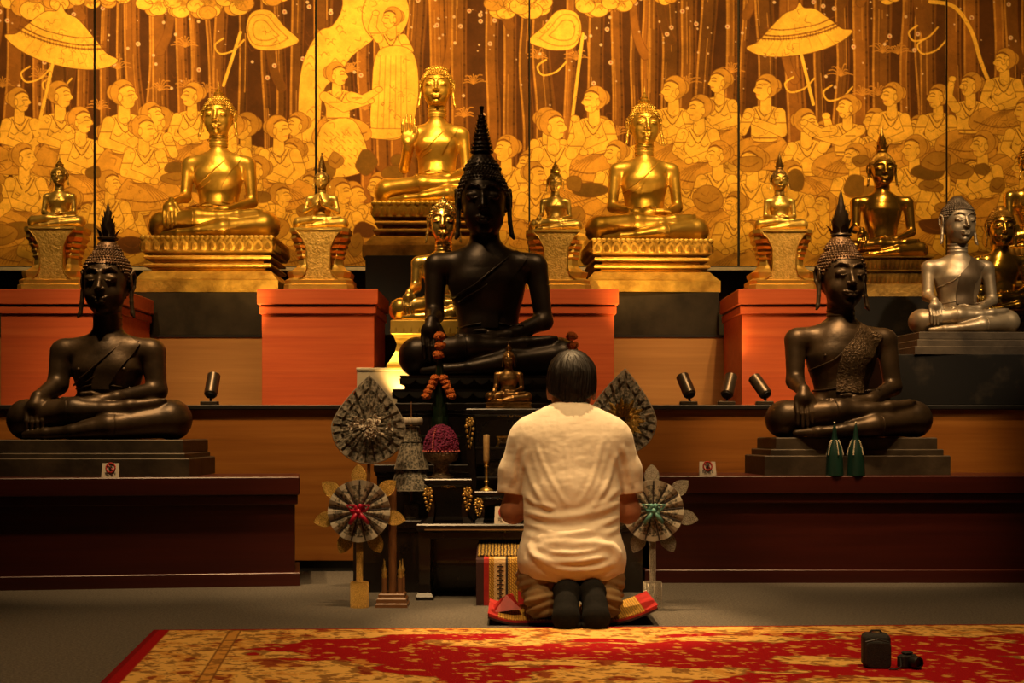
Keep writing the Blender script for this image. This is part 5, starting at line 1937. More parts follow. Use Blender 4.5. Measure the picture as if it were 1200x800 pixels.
def rosette(label, px, py, d, r_px, n, foil, bow, petals, grp='round banknote rosettes on poles'):
    """round fan of pleated banknotes with foil leaves round it, on a pole in a round base"""
    s = d / F
    t = thing('money_rosette', label, 'money rosette', (PX(px, d), d, 0), 0, grp)
    cz = PZ(py, d)
    r = r_px * s
    for k in range(petals):          # foil leaves behind the disc
        a = PI / 2 + 2 * PI * k / petals + .02
        o = Vector((math.cos(a), 0, math.sin(a)))
        m = MB().leaf(Vector((0, .010, cz)) + o * r * .86, o, (0, -1, 0), r * .66, r * .50, .06, n=8, thick=.06)
        m.build('foil_leaf', foil, t)
    m = MB()
    K = n * 4
    v = []
    rings = (.10, .45, .84, 1.0)
    for j, q in enumerate(rings):
        for i in range(K):
            a = 2 * PI * i / K + .1
            ph = (i % 4) / 4
            y = -.012 * math.sin(PI * ph) * (.4 + .6 * q) - (.012 if ph == 0 else 0) * 0
            v.append((r * q * math.cos(a), y - .004, cz + r * q * math.sin(a)))
    f = [(j * K + i, j * K + (i + 1) % K, (j + 1) * K + (i + 1) % K, (j + 1) * K + i) for j in range(2) for i in range(K)]
    f.append(tuple(range(K - 1, -1, -1)))
    kk = len(v)
    v += [(x, y + .010, z) for x, y, z in v[:kk]]
    f += [tuple(reversed([a + kk for a in q])) for q in f[:]]
    m.add(v, f)
    m.build('pleated_notes', M['note_row'], t)
    m = MB()
    f2 = [(2 * K + i, 2 * K + (i + 1) % K, 3 * K + (i + 1) % K, 3 * K + i) for i in range(K)]
    f2 += [tuple(reversed([a + kk for a in q])) for q in f2[:]]
    f2 += [(3 * K + i, 3 * K + (i + 1) % K, kk + 3 * K + (i + 1) % K, kk + 3 * K + i) for i in range(K)]
    m.add(v, f2)
    m.build('note_border', M['note_edge'], t)
    for k in range(n):               # dark folds between the pleats
        a = 2 * PI * k / n + .1
        m = MB().tube([(r * q * math.cos(a), -.008, cz + r * q * math.sin(a)) for q in (.12, .5, .97)], [.0012, .0022, .0026], 5)
        m.build('fold', M['sign_black'], t)
    b = MB()
    for k in range(4):
        a = (.5, 2.64, -.9, -2.2)[k]
        o = Vector((math.cos(a), 0, math.sin(a)))
        sd = Vector((-o.z, 0, o.x))
        c = Vector((0, -.022, cz))
        L = r * (.42 if k < 2 else .50)
        pts = [c, c + o * L * .5 + sd * L * .24 + Vector((0, -.012, 0)), c + o * L + Vector((0, -.014, 0)), c + o * L * .5 - sd * L * .24 + Vector((0, -.006, 0)), c]
        if k >= 2: pts = [c, c + o * L * .5 + Vector((0, -.008, 0)), c + o * L]
        b.tube(pts, .0052 if k < 2 else [.006, .009, .007], 6)
    b.ball((0, -.028, cz), (.011, .009, .010), 8, 6)
    for k in range(9):
        a = random.uniform(0, 2 * PI)
        b.ball((r * .17 * math.cos(a), -.026, cz + r * .17 * math.sin(a)), (.009, .007, .010), 6, 4)
    b.build('bow', bow, t, smooth=True)
    MB().lathe([(.0125, .08), (.0125, cz - r * .5), (0, cz - r * .5)], 14, (0, .012, 0)).build('pole', foil, t, smooth=True, auto=.8)
    MB().lathe([(.0345, 0), (.0345, .090), (.031, .094), (0, .094)], 24, (0, .012, 0)).build('pole_base', foil, t, smooth=True, auto=.8)
    return t


rosette('round banknote rosette with gold leaves and crimson bow, left of the altar', 421, 598.5, 5.14, 36.5, 13, M['gold_glitter'], M['ribbon_red'], 7)
rosette('round banknote rosette with glittering leaves and teal bow, right of the man', 765, 598, 5.14, 36, 13, M['silver_glitter'], M['ribbon_teal'], 7)

# tiered skirt tree of banknotes with a lace ring
d = 5.775
s = d / F
tr = thing('money_tree', 'tiered cone of hanging banknotes with white lace ring, left of the purple flowers', 'money tree', (PX(482, d), d, .285))
Z = lambda y: PZ(y, d) - .285
MB().lathe([(.030, 0), (.030, .055), (.026, .058), (0, .058)], 18).build('pole_base', M['silver_glitter'], tr, smooth=True, auto=.8)
MB().lathe([(.006, .05), (.006, Z(497)), (.0025, Z(486)), (.0018, Z(471)), (0, Z(470))], 8).build('pole', M['stand_wood'], tr, smooth=True, auto=.8)


def skirt(y0, y1, r0, r1, n):
    m = MB()
    for k in range(n):
        a0, a1 = 2 * PI * (k + .05) / n, 2 * PI * (k + .95) / n
        for (rr, zz, da) in ((0, 0, 0),):
            v = []
            for off in (0, -.002):
                v += [((r0 * s + off) * math.cos(a0), (r0 * s + off) * math.sin(a0), Z(y0)), ((r0 * s + off) * math.cos(a1), (r0 * s + off) * math.sin(a1), Z(y0)),
                      ((r1 * s + off) * math.cos(a1), (r1 * s + off) * math.sin(a1), Z(y1)), ((r1 * s + off) * math.cos((a0 + a1) / 2), (r1 * s + off) * math.sin((a0 + a1) / 2), Z(y1 + 1.5)), ((r1 * s + off) * math.cos(a0), (r1 * s + off) * math.sin(a0), Z(y1))]
            m.add(v, [(0, 1, 2, 3, 4), (9, 8, 7, 6, 5), (0, 5, 6, 1), (1, 6, 7, 2), (2, 7, 8, 3), (3, 8, 9, 4), (4, 9, 5, 0)])
    o = m.build('note_skirt', M['note_row'], tr)
    e = MB()
    for k in range(n):
        a0 = 2 * PI * k / n
        e.tube([(r0 * s * math.cos(a0), r0 * s * math.sin(a0), Z(y0)), (r1 * s * math.cos(a0), r1 * s * math.sin(a0), Z(y1))], .0014, 5)
    for (r_, y_) in ((r0, y0), (r1, y1)):
        c = [(r_ * s * math.cos(2 * PI * k / 24), r_ * s * math.sin(2 * PI * k / 24), Z(y_)) for k in range(25)]
        e.tube(c, .0020, 5)
    e.build('gold_cord', M['note_edge'], o)


skirt(500, 517, 9, 12, 8)
skirt(513, 549, 10.5, 20, 12)
skirt(544, 574, 14, 27, 14)
lc = MB()
for k in range(36):
    a = 2 * PI * k / 36
    lc.ball((11.5 * s * math.cos(a), 11.5 * s * math.sin(a), Z(493.5) + random.uniform(-.3, .3) * s), (2.4 * s, 2.4 * s, 4.6 * s), 6, 4)
lc.build('lace_ring', M['white_lace'], tr, smooth=True)

# wooden candle stand on the floor
st = thing('wooden_stand', 'brown wooden stand with bullet-topped posts beside the crimson-bow rosette', 'stand', (PX(460, 5.19), 5.19, 0))
MB().rect_profile([(0, 0), (0, .012), (-.004, .016), (-.004, .030), (-.010, .036), (-.010, .046), (-.014, .05)], .058, .058).build('base', M['stand_wood'], st)
MB().tube([(0, 0, .045), (0, 0, PZ(572, 5.19))], .0150, 10).build('post', M['stand_wood'], st, smooth=True, auto=.8)
for (x, y) in ((-.026, -.030), (.030, -.030), (-.034, .030), (.034, .030)):
    p = MB().lathe([(.010, .045), (.010, .105), (0, .106)], 12, (x, y, 0)).build('small_post', M['stand_wood'], st, smooth=True, auto=.8)
    MB().lathe([(.008, .104), (.011, .112), (.007, .119), (.010, .127), (.009, .134), (.003, .150), (.0015, .168), (0, .170)], 12, (x, y, 0)).build('bullet_top', M['gilt'], p, smooth=True, auto=.9)

# ------------------------------------------------------------------ tent cards asking visitors not to touch
def card(label, px, py_bot, d, w_px, h_px, z_floor, grp='white no-touching cards'):
    s = d / F
    w, h = w_px * s, h_px * s
    t = thing('tent_card', label, 'sign', (PX(px, d), d, z_floor), 0, grp)
    lean = h * .22
    m = MB()
    b = .001
    for sg in (-1, 1):
        m.add([(-w / 2, sg * lean, 0), (w / 2, sg * lean, 0), (w * .46, sg * b, h), (-w * .46, sg * b, h), (-w / 2, sg * (lean - .0015), 0), (w / 2, sg * (lean - .0015), 0), (w * .46, 0, h - .001), (-w * .46, 0, h - .001)],
              [(0, 1, 2, 3), (7, 6, 5, 4), (0, 4, 5, 1), (1, 5, 6, 2), (2, 6, 7, 3), (3, 7, 4, 0)])
    m.build('folded_card', M['white_card'], t)

    def on(x, z, lift=.0006):       # a point on the leaning front face
        return (x, -lean * (1 - z / h) - b - lift, z)
    cz, r = h * .68, w * .25
    ring = MB().tube([on(r * math.cos(2 * PI * k / 28), cz + r * math.sin(2 * PI * k / 28)) for k in range(29)], r * .17, 6)
    ring.build('red_ring', M['sign_red'], t)
    hd = MB()                        # a dark hand with spread fingers
    hd.tube([on(-r * .15, cz - r * .5), on(0, cz + r * .05)], [r * .26, r * .32], 8)
    for k in range(4): hd.tube([on(-r * .2 + r * .13 * k, cz), on(-r * .34 + r * .22 * k, cz + r * .52)], r * .08, 5)
    hd.tube([on(r * .1, cz - r * .2), on(r * .42, cz + r * .08)], r * .09, 5)
    hd.build('hand_mark', M['sign_black'], t)
    MB().tube([on(-r * .68, cz + r * .68, .002), on(r * .68, cz - r * .68, .002)], r * .13, 6).build('red_bar', M['sign_red'], t)
    for k, (ww, txt) in enumerate(((.62, 11), (.60, 9), (.40, 7))):
        m = MB()
        z = h * (.30 - .095 * k)
        for i in range(txt):         # words too small to read
            x0 = -w * ww / 2 + w * ww * i / txt
            if i in (3, 7): continue
            p0, p1 = on(x0, z), on(x0 + w * ww / txt * .78, z)
            hh = h * .045
            m.add([p0, p1, on(p1[0], z + hh), on(p0[0], z + hh), on(p0[0], z, .0002), on(p1[0], z, .0002), on(p1[0], z + hh, .0002), on(p0[0], z + hh, .0002)],
                  [(0, 1, 2, 3), (7, 6, 5, 4), (0, 4, 5, 1), (1, 5, 6, 2), (2, 6, 7, 3), (3, 7, 4, 0)])
        m.build('text_line', M['sign_black'], t)
    return t


card('white no-touching card in front of the black statue on the left platform', 130, 559, 5.80, 21, 16.5, PH)
card('white no-touching card on the right platform beside the teal-bow rosette', 829, 556, 6.05, 20, 16, PH)
card('white no-touching card on the low table by the elbow of the man', 591, 612, 5.385, 23.5, 20, fz)

# ------------------------------------------------------------------ two green folded-leaf cones before the right statue
M['green_cone'] = mottled('dark_green_leaf', (.004, .022, .016), (.010, .045, .03), 18, (.30, .5), stretch=(1, 1, .2))
M['pearl'] = plain('white_bud', (.75, .66, .48), .5)
for px, lab, shift in ((978, 'green leaf cone with strings of white buds, the left one of two', 0), (1003, 'green leaf cone with strings of white buds, the right one of two', 1)):
    d = 6.005
    s = d / F
    t = thing('green_leaf_cone', lab, 'leaf offering', (PX(px, d), d, PH), .5 * shift, 'green leaf cones before the right statue')
    MB().lathe([(10.5 * s, 0), (10.5 * s, 2 * s), (9.5 * s, 22 * s), (8.6 * s, 32 * s), (4.4 * s, 40 * s), (3.0 * s, 46 * s), (2.2 * s, 54 * s), (.7 * s, 61 * s), (0, 62 * s)], 16).build('cone', M['green_cone'], t, smooth=True, auto=.8)
    MB().ball((0, 0, 62 * s), 1.3 * s, 6, 5).build('tip_bud', M['pearl'], t, smooth=True)
    for k in range(5):
        a = -PI / 2 + 2 * PI * k / 5 + .25
        m = MB()
        for i in range(9):
            q = i / 8
            r = (4.5 + 5.5 * q ** .7) * s
            m.ball((r * math.cos(a), r * math.sin(a), (41 - 16 * q) * s), .95 * s, 6, 4)
        m.build('bud_string', M['pearl'], t, smooth=True)

# ------------------------------------------------------------------ little spotlights on the ledge
M['lamp_body'] = plain('bronze_lamp_housing', (.085, .062, .04), .38, .7)
LAMPS = []
for px, lean_x, lab in ((247, .02, 'small bronze spotlight on the ledge below the left granite block'), (808, -.30, 'small bronze spotlight on the ledge, leaning left, right of the man'),
                        (852, .34, 'small bronze spotlight on the ledge, leaning right beside the plinth'), (897, -.5, 'small bronze spotlight half hidden by the elbow of the right statue')):
    d = 6.50
    t = thing('spotlight', lab, 'spotlight', (PX(px, d), d, LEDGE_Z), 0, 'small spotlights on the ledge')
    MB().box(-.045, .035, -.02, .02, 0, .018, .003).build('foot', M['lamp_body'], t)
    MB().tube([(0, 0, .016), (0, 0, .036)], .006, 8).build('swivel', M['black_trim'], t, smooth=True, auto=.8)
    R = Matrix.Translation((0, 0, .052)) @ Matrix.Rotation(lean_x, 4, 'Y') @ Matrix.Rotation(-.62, 4, 'X')
    h = MB().lathe([(.0, -.010), (.022, -.010), (.029, -.004), (.030, .004), (.030, .104), (.027, .106), (.026, .082), (0, .082)], 24).xf(R).build('housing', M['lamp_body'], t, smooth=True, auto=.6)
    MB().lathe([(0, -.0125), (.023, -.0125), (.024, -.0095), (0, -.0095)], 20).xf(R).build('rear_cap', M['black_trim'], h, smooth=True, auto=.6)
    LAMPS.append((Vector(t.location) + R @ Vector((0, 0, .115)), (R.to_3x3() @ Vector((0, 0, 1))).normalized()))
    le = MB().lathe([(0, .083), (.025, .083), (.025, .086), (0, .086)], 20).xf(R).build('lens', None, h)
    m, nt, b = node_mat('lamp_lens')
    setp(b, base=(.9, .8, .6), emit=(1.0, .68, .30), estr=18.0)
    le.data.materials.append(m)

# ------------------------------------------------------------------ small black pouch and camera on the rug
M['pouch'] = mottled('black_nylon', (.010, .009, .009), (.022, .020, .020), 200, (.6, .8), bump=.4, bscale=500)
d = 3.77
t = thing('camera_pouch', 'small black padded pouch standing on the rug at the right', 'pouch', (PX(1027, d), d, .012), -.12)
w = 16 * d / F
def soft(name, c, hs, r, mat, parent, h=.0025):
    f = Field([c[i] - hs[i] - .012 for i in range(3)], [c[i] + hs[i] + .012 for i in range(3)], h)
    f.rbox(c, hs, r, 0)
    return f
f_ = soft('x', (0, .012, .045), (w, .030, .045), .014, None, None)
f_.rbox((.003, -.022, .036), (w * .88, .016, .034), .011, .006)
V, Q = f_.mesh()
mesh_np('bag_body', V, Q, M['pouch'], t)
MB().tube([(-w + .006, -.022, .070), (0, -.026, .078), (w - .006, -.022, .070)], .0022, 6).build('zipper', M['black_trim'], t)
MB().tube([(-w * .5, .012, .087), (-w * .3, .012, .096), (w * .3, .012, .096), (w * .5, .012, .087)], .003, 6).build('handle', M['pouch'], t)
t = thing('compact_camera', 'small black camera lying on the rug beside the pouch', 'camera', (PX(1063, d), d - .01, .012), .45)
MB().box(-.026, .026, -.012, .018, 0, .036, .005).build('body', M['pouch'], t)
MB().box(-.014, .012, -.008, .014, .036, .044, .003).build('viewfinder', M['pouch'], t)
m = MB().lathe([(.0165, 0), (.0165, .022), (.0150, .026), (.011, .026), (.010, .020), (0, .020)], 20)
m.xf(Matrix.Translation((.006, -.010, .018)) @ Matrix.Rotation(PI / 2, 4, 'X')).build('lens', M['black_trim'], t, smooth=True, auto=.6)
MB().tube([(-.026, .0, .028), (-.034, -.012, .008), (-.052, -.016, .003), (-.070, -.006, .003)], .0022, 6).build('strap', M['pouch'], t)

# ------------------------------------------------------------------ textiles on the floor
M['brocade'] = None


def brocade(name, base, thread, sc=1.0, rough=.6, metal=.25):
    m, nt, b = node_mat(name)
    v = coords(nt, 'Object')
    w1 = N(nt, 'ShaderNodeTexWave', Scale=26.0 * sc, Distortion=2.5, Detail=2.0)
    w1.bands_direction = 'X'
    w2 = N(nt, 'ShaderNodeTexWave', Scale=34.0 * sc, Distortion=2.0, Detail=2.0)
    w2.bands_direction = 'DIAGONAL'
    for n in (w1, w2): nt.links.new(v, n.inputs['Vector'])
    mu = N(nt, 'ShaderNodeMath', _operation='MULTIPLY')
    nt.links.new(w1.outputs['Fac'], mu.inputs[0]); nt.links.new(w2.outputs['Fac'], mu.inputs[1])
    r = ramp(nt, [(.16, base), (.34, thread)])
    nt.links.new(mu.outputs[0], r.inputs['Fac'])
    nt.links.new(r.outputs['Color'], b.inputs['Base Color'])
    setp(b, rough=rough, metal=metal)
    return m


M['brocade'] = brocade('gold_brocade', (.055, .03, .008), (.62, .40, .08))
M['brocade_gold'] = brocade('bright_gold_brocade', (.34, .17, .02), (.80, .50, .09), 1.6)
M['cloth_red'] = mottled('red_satin', (.36, .012, .014), (.5, .025, .02), 30, (.4, .6))
M['cloth_cream'] = mottled('cream_woven_cloth', (.62, .40, .17), (.74, .52, .26), 90, (.7, .85), bump=.3, bscale=300)
M['cloth_dark'] = plain('dark_woven_cloth', (.045, .012, .012), .8)
d = 5.21
t = thing('textile_block', 'block cushion of red, cream and gold brocade under the low table edge', 'cushion', (PX(602, d), d, 0))
hw = 44 * d / F
zt, zb = PZ(655, d), PZ(636, 5.42)


def slab(x0, x1, name, mat, lift):
    """strip of cloth over the front and the sloping top"""
    m = MB()
    e = lift
    prof = [(-e, 0), (-e, zt - .012), (-e + .004, zt - .002 + e), (.012, zt + e), (.215, zb + e), (.225, zb - .01), (.225 + e, 0)]
    m.v = [(x, y, z) for x in (x0, x1) for y, z in prof]
    k = len(prof)
    m.f = [tuple(range(k - 1, -1, -1)), tuple(range(k, 2 * k))] + [(i, (i + 1) % k, (i + 1) % k + k, i + k) for i in range(k)]
    return m.build(name, mat, t)


slab(-hw, hw, 'block_body', M['cloth_dark'], 0)
u = 1 / F * d
X0 = -hw


def strip(a, b, name, mat, lift=.003):
    slab(X0 + a * u, X0 + b * u, name, mat, lift)


strip(9, 15, 'red_border', M['cloth_red'])
strip(15, 21, 'gold_stripe', M['brocade_gold'])
strip(21, 34.5, 'cream_stripe', M['cloth_cream'])
strip(34.5, 37.5, 'dark_stripe', M['sign_black'])
strip(37.5, 49, 'gold_stripe', M['brocade_gold'])
strip(49, 70, 'red_border', M['cloth_red'])
strip(70, 86, 'gold_stripe', M['brocade_gold'])
mo = MB()                            # woven motifs down the cream stripe
for i in range(9):
    z = .012 + i * (zt - .03) / 8.5
    for (dx, dz, w_, h_) in ((0, 0, .010, .0035), (0, .0055, .005, .0025), (0, -.0055, .005, .0025), (-.009, 0, .003, .002), (.009, 0, .003, .002)):
        x = X0 + 28.5 * u + dx
        mo.box(x - w_ / 1, x + w_ / 1, -.0045, -.0028, z + dz - h_ / 2, z + dz + h_ / 2)
mo.build('woven_motif', M['sign_black'], t)
tp = MB()                            # brocade lying over the sloping top
tp.v = [(x, y, z) for x in (-hw + .004, hw - .004) for y, z in ((.030, zt + .008), (.030, zt + .013), (.222, zb + .010), (.222, zb + .003))]
tp.f = [(3, 2, 1, 0), (4, 5, 6, 7)] + [(i, (i + 1) % 4, (i + 1) % 4 + 4, i + 4) for i in range(4)]
tp.build('top_brocade', M['brocade'], t)
# ------------------------------------------------------------------ the man kneeling on a mat, seen from behind
M['skin'] = mottled('warm_brown_skin', (.30, .125, .065), (.37, .165, .09), 12, (.45, .55), sss=.05)
M['hair'] = mottled('black_hair', (.006, .004, .003), (.014, .009, .006), 60, (.42, .60), spec=.3)
M['shirt'] = mottled('cream_cotton', (.70, .60, .46), (.76, .66, .52), 20, (.85, .95), bump=.12, bscale=500, sheen=.1)
M['trousers'] = mottled('khaki_cotton', (.20, .125, .050), (.25, .160, .068), 24, (.85, .95), bump=.15, bscale=420)
M['sock'] = mottled('black_sock', (.004, .004, .004), (.009, .008, .007), 120, (.85, .95), spec=.15)
DP = 4.83
man = thing('person', 'person kneeling on a mat, seen from behind, in cream T-shirt, khaki trousers and black socks', 'person', (PX(669, DP), DP, 0))


def normals(V, Q):
    n = np.zeros_like(V)
    fn = np.cross(V[Q[:, 2]] - V[Q[:, 0]], V[Q[:, 3]] - V[Q[:, 1]])
    for k in range(4): np.add.at(n, Q[:, k], fn)
    return n / (np.linalg.norm(n, axis=1, keepdims=True) + 1e-9)


# --- the body
f = Field((-.30, -.40, -.01), (.30, .44, .94), .0050)
f.ell((0, -.06, .245), (.150, .115, .105), .05)
for s in (-1, 1):
    f.ell((s * .070, -.100, .225), (.080, .085, .080), .04)
    ox_ = .020 + s * .040
    f.cone((s * .085, -.02, .205), (s * .115, .280, .120), .080, .062, .03)
    f.cone((s * .115, .280, .096), (ox_ + s * .02, -.130, .088), .056, .044, .02)
    f.ell((s * .085, .06, .085), (.050, .12, .045), .03)
    f.cone((ox_ + s * .02, -.130, .088), (ox_, -.205, .100), .038, .032, .03)
    f.cone((ox_, -.215, .100), (ox_ + s * .006, -.268, .060), .030, .030, .02)      # foot standing on its toes
    f.cone((ox_ + s * .006, -.272, .060), (ox_ + s * .008, -.285, .036), .030, .018, .02)
    # arms down and forwards, hands joined in front of the chest
    f.cone((s * .142, .030, .600), (s * .196, .040, .365), .048, .040, .03)
    f.cone((s * .196, .040, .365), (s * .040, .245, .520), .040, .026, .025)
    f.ell((s * .018, .262, .560), (.014, .036, .050), .012)
    for i in range(4):
        y = .236 + .019 * i
        L = (.066, .078, .074, .060)[i]
        f.chain([(s * .013, y, .590), (s * .010, y + .004, .590 + L * .5), (s * .0085, y + .006, .590 + L)], [.0090, .0082, .0068], .003)
    f.chain([(s * .020, .236, .535), (s * .016, .218, .565), (s * .012, .216, .595)], [.011, .009, .007], .004)
f.cone((0, -.055, .28), (0, -.01, .42), .130, .135, .06, flat=(1, 1.3))
f.cone((0, -.01, .42), (0, .025, .575), .138, .150, .06, flat=(1, 1.45))
f.cone((-.115, .030, .612), (.115, .030, .612), .048, .048, .04)
f.cone((0, .030, .655), (0, .062, .745), .066, .056, .05)
for s in (-1, 1): f.cone((s * .02, .028, .675), (s * .10, .030, .625), .038, .038, .03)
# head, bent a little forwards; face to the altar
hc = np.array((.006, .085, .795))
f.ell(hc + (0, -.004, .016), (.076, .094, .092), .02)
f.ell(hc + (0, .030, -.040), (.060, .066, .070), .04)
f.ell(hc + (0, .072, -.092), (.028, .024, .020), .03)
f.chain([tuple(hc + (0, .090, .012)), tuple(hc + (0, .108, -.024))], [.010, .014], .012)
for s in (-1, 1):
    f.ell(hc + (s * .030, .086, .004), (.016, .010, .009), .008)
    f.chain([tuple(hc + (s * .012, .094, .020)), tuple(hc + (s * .045, .080, .022))], .006, .008)
    f.ell(hc + (s * .012, .106, -.028), (.008, .009, .007), .006)
    f.ell(hc + (s * .0775, -.004, -.018), (.0095, .020, .034), .006)
    f.ell(hc + (s * .082, .006, -.012), (.004, .011, .020), .004, sub=True)
f.chain([tuple(hc + (-.022, .092, -.056)), tuple(hc + (0, .098, -.055)), tuple(hc + (.022, .092, -.056))], .0065, .006)
f.chain([tuple(hc + (-.018, .090, -.066)), tuple(hc + (0, .096, -.068)), tuple(hc + (.018, .090, -.066))], .0070, .006)
V, Q = f.mesh()
mesh_np('body', V, Q, M['skin'], man)

# --- hair: short at the nape, whorl on the crown
f = Field((-.11, -.05, .66), (.12, .20, .94), .0026)
f.ell(hc + (0, -.008, .024), (.0860, .1030, .0990), .02)
f.ell(hc + (0, -.038, -.030), (.0730, .066, .062), .03)
for s in (-1, 1): f.ell(hc + (s * .066, .028, -.005), (.016, .016, .040), .012)
X = f.ax[0][:, None, None] - hc[0]; Y = f.ax[1][None, :, None] - hc[1]; Z = f.ax[2][None, None, :] - hc[2]
f.d = np.maximum(f.d, (Y - .058) + .0 * X + np.clip((.055 - Z), -.03, .2) * .75)        # open over the face
f.d = np.maximum(f.d, (-.080 - Z) + .72 * np.abs(X) + np.maximum(0, Y + .02) * .3)        # nape line
V, Q = f.mesh()
nn = normals(V, Q)
cr = hc + (-.006, -.045, .105)       # the whorl
dv = V - cr
ang = np.arctan2(dv[:, 1], dv[:, 0])
rad = np.linalg.norm(dv, axis=1)
lock = np.sin(ang * 23 + 3.0 * np.sin(ang * 5 + rad * 30) + rad * 24) * .5 + np.sin(ang * 47 + rad * 46 + 2 * np.sin(rad * 60)) * .35 + 1.2 * (fbm(ang * 6, rad * 40, 501, 3) - .5)
V = V + nn * (lock * np.clip(rad * 26, .25, 1.0) * .0032)[:, None]
mesh_np('hair', V, Q, M['hair'], man)

# --- T-shirt
f = Field((-.33, -.33, .10), (.33, .30, .76), .0036)
f.cone((0, -.060, .20), (0, -.035, .40), .162, .150, .06, flat=(1, 1.12))
f.ell((0, -.085, .215), (.174, .158, .115), .06)
f.cone((0, -.035, .40), (0, .020, .575), .150, .158, .07, flat=(1, 1.40))
f.cone((-.135, .030, .606), (.135, .030, .606), .066, .066, .06)
for s in (-1, 1):
    f.cone((s * .03, .026, .676), (s * .125, .028, .632), .050, .050, .05)
    f.cone((s * .146, .028, .598), (s * .184, .036, .500), .066, .060, .03)
    f.cone((s * .184, .036, .500), (s * .195, .040, .395), .060, .060, .015)
f.ell((0, -.020, .55), (.145, .085, .11), .06)
# collar opening, sleeve ends, hem
f.cone((0, .070, .690), (0, .080, .80), .066, .090, .0, sub=True)
X = f.ax[0][:, None, None]; Y = f.ax[1][None, :, None]; Z = f.ax[2][None, None, :]
sl = np.maximum(np.abs(X) - .5, 0)
cut = np.where((np.abs(X) > .161) & (Z > .30), (.424 + (np.abs(X) - .19) * .10) - Z, (.150 + .10 * np.maximum(0, Y + .05) + .014 * X + .0040 * np.sin(X * 40)) - Z)
f.d = np.maximum(f.d, cut.astype(np.float32))
V, Q = f.mesh()
nn = normals(V, Q)
px = 669 + V[:, 0] * F / (DP - .08)
py = HOR - (V[:, 2] - EYE) * F / (DP - .08)
back = np.clip(-nn[:, 1] * 2.2, 0, 1)
disp = np.zeros(len(V))
FOLDS = [  # (points in photograph pixels, width, height in mm)
    ([(613, 598), (640, 604), (672, 602), (700, 596), (726, 588)], 4.0, 6.5), ([(614, 611), (640, 619), (676, 620), (704, 613), (727, 603)], 3.6, 6.0),
    ([(612, 626), (645, 625), (680, 622), (708, 622), (727, 616)], 3.6, 5.5), ([(630, 634), (660, 630), (694, 632), (718, 640), (724, 655)], 4.2, 7.0),
    ([(622, 645), (645, 653), (676, 652), (706, 648)], 3.2, 5.0), ([(618, 634), (626, 650), (652, 661), (690, 662), (716, 656)], 3.4, 5.5), ([(640, 641), (668, 643), (700, 639)], 2.6, 3.5),
    ([(626, 518), (636, 545), (650, 572), (664, 592)], 2.6, 2.0), ([(704, 516), (697, 545), (686, 572), (672, 592)], 2.6, 1.6), ([(722, 528), (712, 560), (700, 582), (684, 597)], 3.0, 3.2),
    ([(612, 534), (620, 560), (632, 584), (648, 597)], 3.0, 3.2), ([(660, 520), (664, 545), (664, 575)], 2.2, 1.2),
    ([(608, 520), (602, 545), (598, 572)], 3.4, 4.5), ([(616, 526), (611, 552), (607, 578)], 3.0, 4.0), ([(728, 520), (736, 545), (741, 574)], 3.4, 4.5), ([(720, 530), (727, 555), (730, 578)], 3.0, 4.0),
    ([(614, 580), (628, 590), (650, 594)], 3.0, 4.0), ([(724, 572), (708, 586), (690, 592)], 3.0, 4.0)]
for pts, w, hgt in FOLDS:
    best = np.full(len(V), 1e9)
    c = curve(pts, 6)
    tt = np.zeros(len(V))
    for i, (a, b) in enumerate(zip(c, c[1:])):
        d_, t_ = seg_d(px, py, a, b)
        m_ = d_ < best
        best = np.where(m_, d_, best)
        tt = np.where(m_, (i + t_) / (len(c) - 1), tt)
    end = np.clip(np.sin(PI * np.clip(tt * .94 + .03, 0, 1)) * 1.8, 0, 1)
    disp += (np.exp(-(best / w) ** 2) - .45 * np.exp(-((best - 2.1 * w) / w) ** 2)) * hgt * .001 * end
disp += .0032 * (fbm(px / 20, py / 9, 301, 3) - .5) + .0018 * (fbm(px / 7, py / 14, 311, 2) - .5)
V = V + nn * (disp * back + .002 * (1 - back) * (fbm(px / 9, py / 18, 321, 2) - .5))[:, None]
sh = mesh_np('t_shirt', V, Q, M['shirt'], man)
# ribbed collar band
cm = MB()
cm.tube([(.078 * math.cos(2 * PI * k / 32) + .0, .052 + .066 * math.sin(2 * PI * k / 32), .708 + .004 * math.cos(2 * PI * k / 16) - .012 * math.sin(2 * PI * k / 32)) for k in range(33)], .0075, 8)
cm.build('collar_band', M['shirt'], sh, smooth=True)

# --- trousers
f = Field((-.26, -.30, -.005), (.26, .42, .36), .0040)
f.ell((0, -.06, .225), (.145, .115, .085), .05)
for s in (-1, 1):
    f.ell((s * .074, -.100, .195), (.084, .092, .075), .04)
    f.cone((s * .090, -.03, .190), (s * .118, .285, .118), .084, .066, .03)
    f.ell((s * .116, -.04, .142), (.060, .12, .085), .03)
    f.ell((s * .100, -.095, .128), (.066, .085, .062), .03)
    f.cone((s * .118, .285, .092), (s * .092, -.100, .085), .064, .060, .02)
    f.cone((s * .098, -.09, .084), (s * .100, -.165, .078), .064, .060, .01)
    ox_ = .020 + s * .040
    f.cone((ox_, -.12, .088), (ox_, -.26, .105), .039, .041, .008, sub=True)
f.half(2, .022, False)
f.half(2, .262, True)
V, Q = f.mesh()
nn = normals(V, Q)
V = V + nn * (.006 * (fbm(V[:, 0] * 22 + V[:, 1] * 9, V[:, 2] * 34, 401, 3) - .5) + .004 * np.sin(V[:, 2] * 130 + V[:, 0] * 18 * np.sign(V[:, 0])) * np.clip((.15 - V[:, 2]) * 10, 0, 1) + .0035 * np.sin(V[:, 2] * 210 + np.abs(V[:, 0]) * 60 + V[:, 1] * 30) * np.clip((.20 - V[:, 2]) * 10, 0, 1))[:, None]
V[:, 2] = np.maximum(V[:, 2], .021)
tz = mesh_np('trousers', V, Q, M['trousers'], man)

